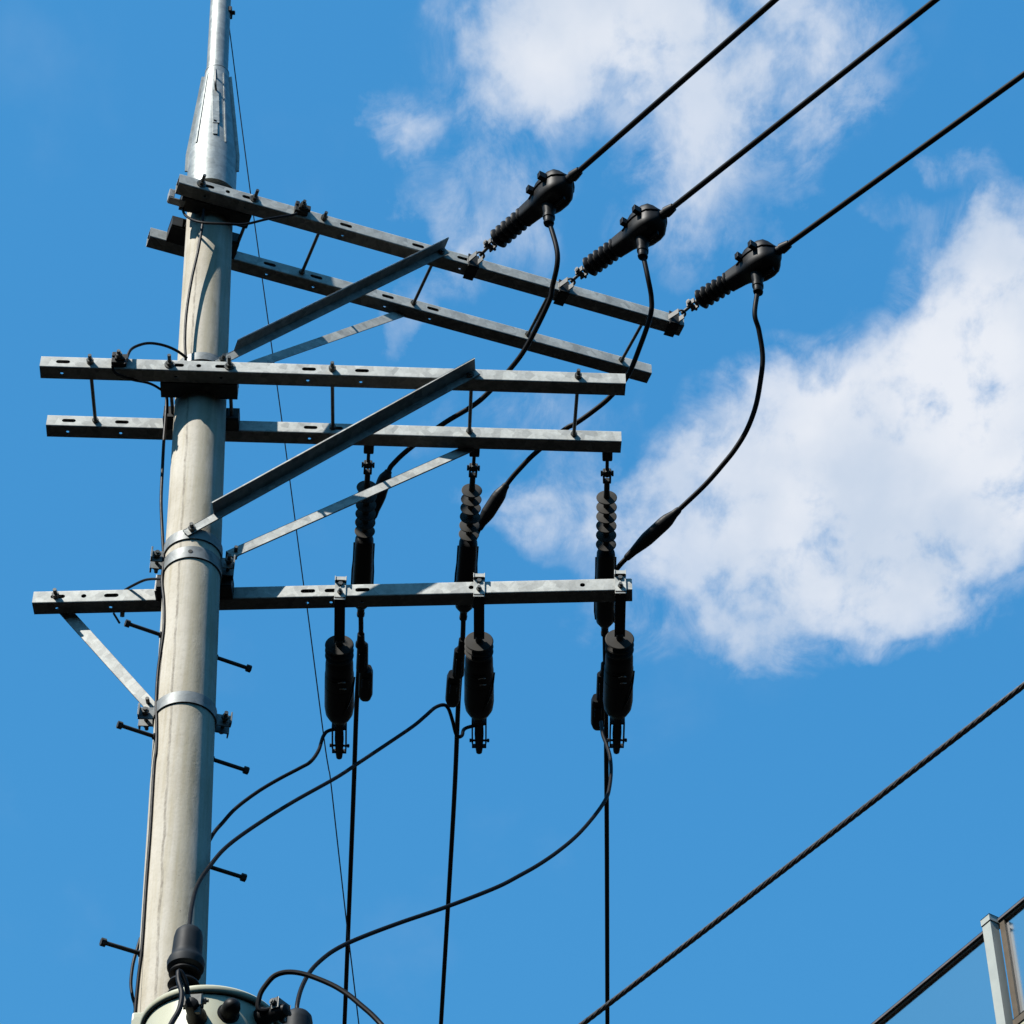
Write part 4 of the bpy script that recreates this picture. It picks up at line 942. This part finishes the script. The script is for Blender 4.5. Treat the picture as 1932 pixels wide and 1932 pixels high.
# ------------------------------------------------------------------ building with a glazed roof parapet, lower right
BS = 1.6; zt = 1.6 + 10.0 * BS
ra, rb = Pz(1655, 1932, zt), Pz(1932, 1702, zt); rd = (rb - ra).normalized(); rn = V((rd.y, -rd.x, 0))   # outward normal
if rn.dot(V((0, 0, 0)) - ra) < 0: rn = -rn
bd = thing("building", V((ra.x, ra.y, 0)) + rd * 2 - rn * 3, "building corner with frosted glass roof parapet and pale grey post", "building")
def along(t, out=0.0, z=0.0): return V((ra.x, ra.y, 0)) + rd * t + rn * out + Z * z
tp = None
for k in range(4000):
    t = k * 0.001
    if proj(along(t, 0.05, zt))[0] > 1869: tp = t; break
GH = 0.655 * BS                                             # height of a glass pane
T0, T1 = -7.0, 11.0
def bbox(s, t, out, z, ht, ho, hz, bev=0.002): s.box(along(t, out * BS, z), rd, rn, Z, ht, ho * BS, hz * BS, bev)
TM, TH = (T0 + T1) / 2, (T1 - T0) / 2
s = Shape(); bbox(s, TM, 0.004, zt - 0.008 * BS, TH, 0.026, 0.008); s.finish("top_rail", RAILM, bd)
s = Shape(); bbox(s, TM, 0, zt - 0.045 * BS - GH, TH, 0.03, 0.023, 0.003); s.finish("bottom_rail", BRONZE, bd)
SP = 1.5 * BS
for k in range(-2, 4):
    t = tp + 0.02 * BS + k * SP
    s = Shape(); bbox(s, t, 0.055, zt - GH / 2 - 0.20 * BS, 0.034 * BS, 0.028, (GH / 2 + 0.17 * BS) / BS); po = s.finish("post", ALU, bd)
    s = Shape(); bbox(s, t, 0.055, zt - 0.0085 * BS, 0.037 * BS, 0.031, 0.021, 0.004); s.finish("post_cap", ALU, po)
    f = Shape(); a_, b_ = t + 0.045 * BS, t + SP - 0.045 * BS; gh = (GH / 2 - 0.001) / BS; zc_ = zt - 0.018 * BS - GH / 2; w_ = (b_ - a_) / 2
    bbox(f, a_ + 0.012 * BS, 0, zc_, 0.020 * BS, 0.02, gh); bbox(f, b_ - 0.012 * BS, 0, zc_, 0.012 * BS, 0.02, gh)
    bbox(f, (a_ + b_) / 2, 0, zt - 0.0235 * BS, w_ - 0.02 * BS, 0.018, 0.006); bbox(f, (a_ + b_) / 2, 0, zt - 0.0125 * BS - GH, w_ - 0.02 * BS, 0.018, 0.006)
    fr = f.finish("pane_frame", BRONZE, bd)
    gsh = Shape(); bbox(gsh, (a_ + b_) / 2, 0, zc_, w_ - 0.026 * BS, 0.004, gh); gsh.finish("pane", GLASS, fr)
zw = zt - 0.07 * BS - GH
s = Shape(); s.box(along(TM, -6.0, zw / 2), rd, rn, Z, TH, 5.95, zw / 2); s.finish("wall", WALLM, bd)
s = Shape(); s.box(along(TM, -0.01, zw - 0.30), rd, rn, Z, TH, 0.05, 0.298, 0.003); s.finish("fascia", FASCIA, bd)
for fl_ in range(4):
    for k in range(6):
        c = along(T0 + 1.6 + k * 2.9, -0.045, 2.0 + fl_ * 3.6)
        f = Shape()
        for sx_, sz_, hx, hz in ((0, 0.72, 0.75, 0.04), (0, -0.72, 0.75, 0.04), (-0.71, 0, 0.04, 0.68), (0.71, 0, 0.04, 0.68), (0, 0, 0.025, 0.68)):
            f.box(c + rd * sx_ + Z * sz_, rd, rn, Z, hx, 0.03, hz)
        fo = f.finish("window", BRONZE, bd)
        gsh = Shape(); gsh.box(c, rd, rn, Z, 0.67, 0.008, 0.68); gsh.finish("pane", WINM, fo)
for A, nme in ((up1, 'up1'), (up2, 'up2'), (md1, 'md1'), (md2, 'md2'), (lo1, 'lo1')):
    print(nme, 'len', round(A.len, 3), 'z', round(A.z, 3), 'yaw', round(math.degrees(math.atan2(A.d.y, A.d.x)), 2), 'front-low R', [round(x) for x in proj(A.pt(A.len, 0, SZ))], 'rear-low R', [round(x) for x in proj(A.pt(A.len, SZ, SZ))], 'Yface@R', round(A.Rr.y, 2))
print('r', rad(zA), rad(zB), 'lean', math.degrees(AX.angle(Z)), 'up k', [round(i[3], 2) for i in up_info], 'mid k', [round(i[2], 2) for i in mid_info])
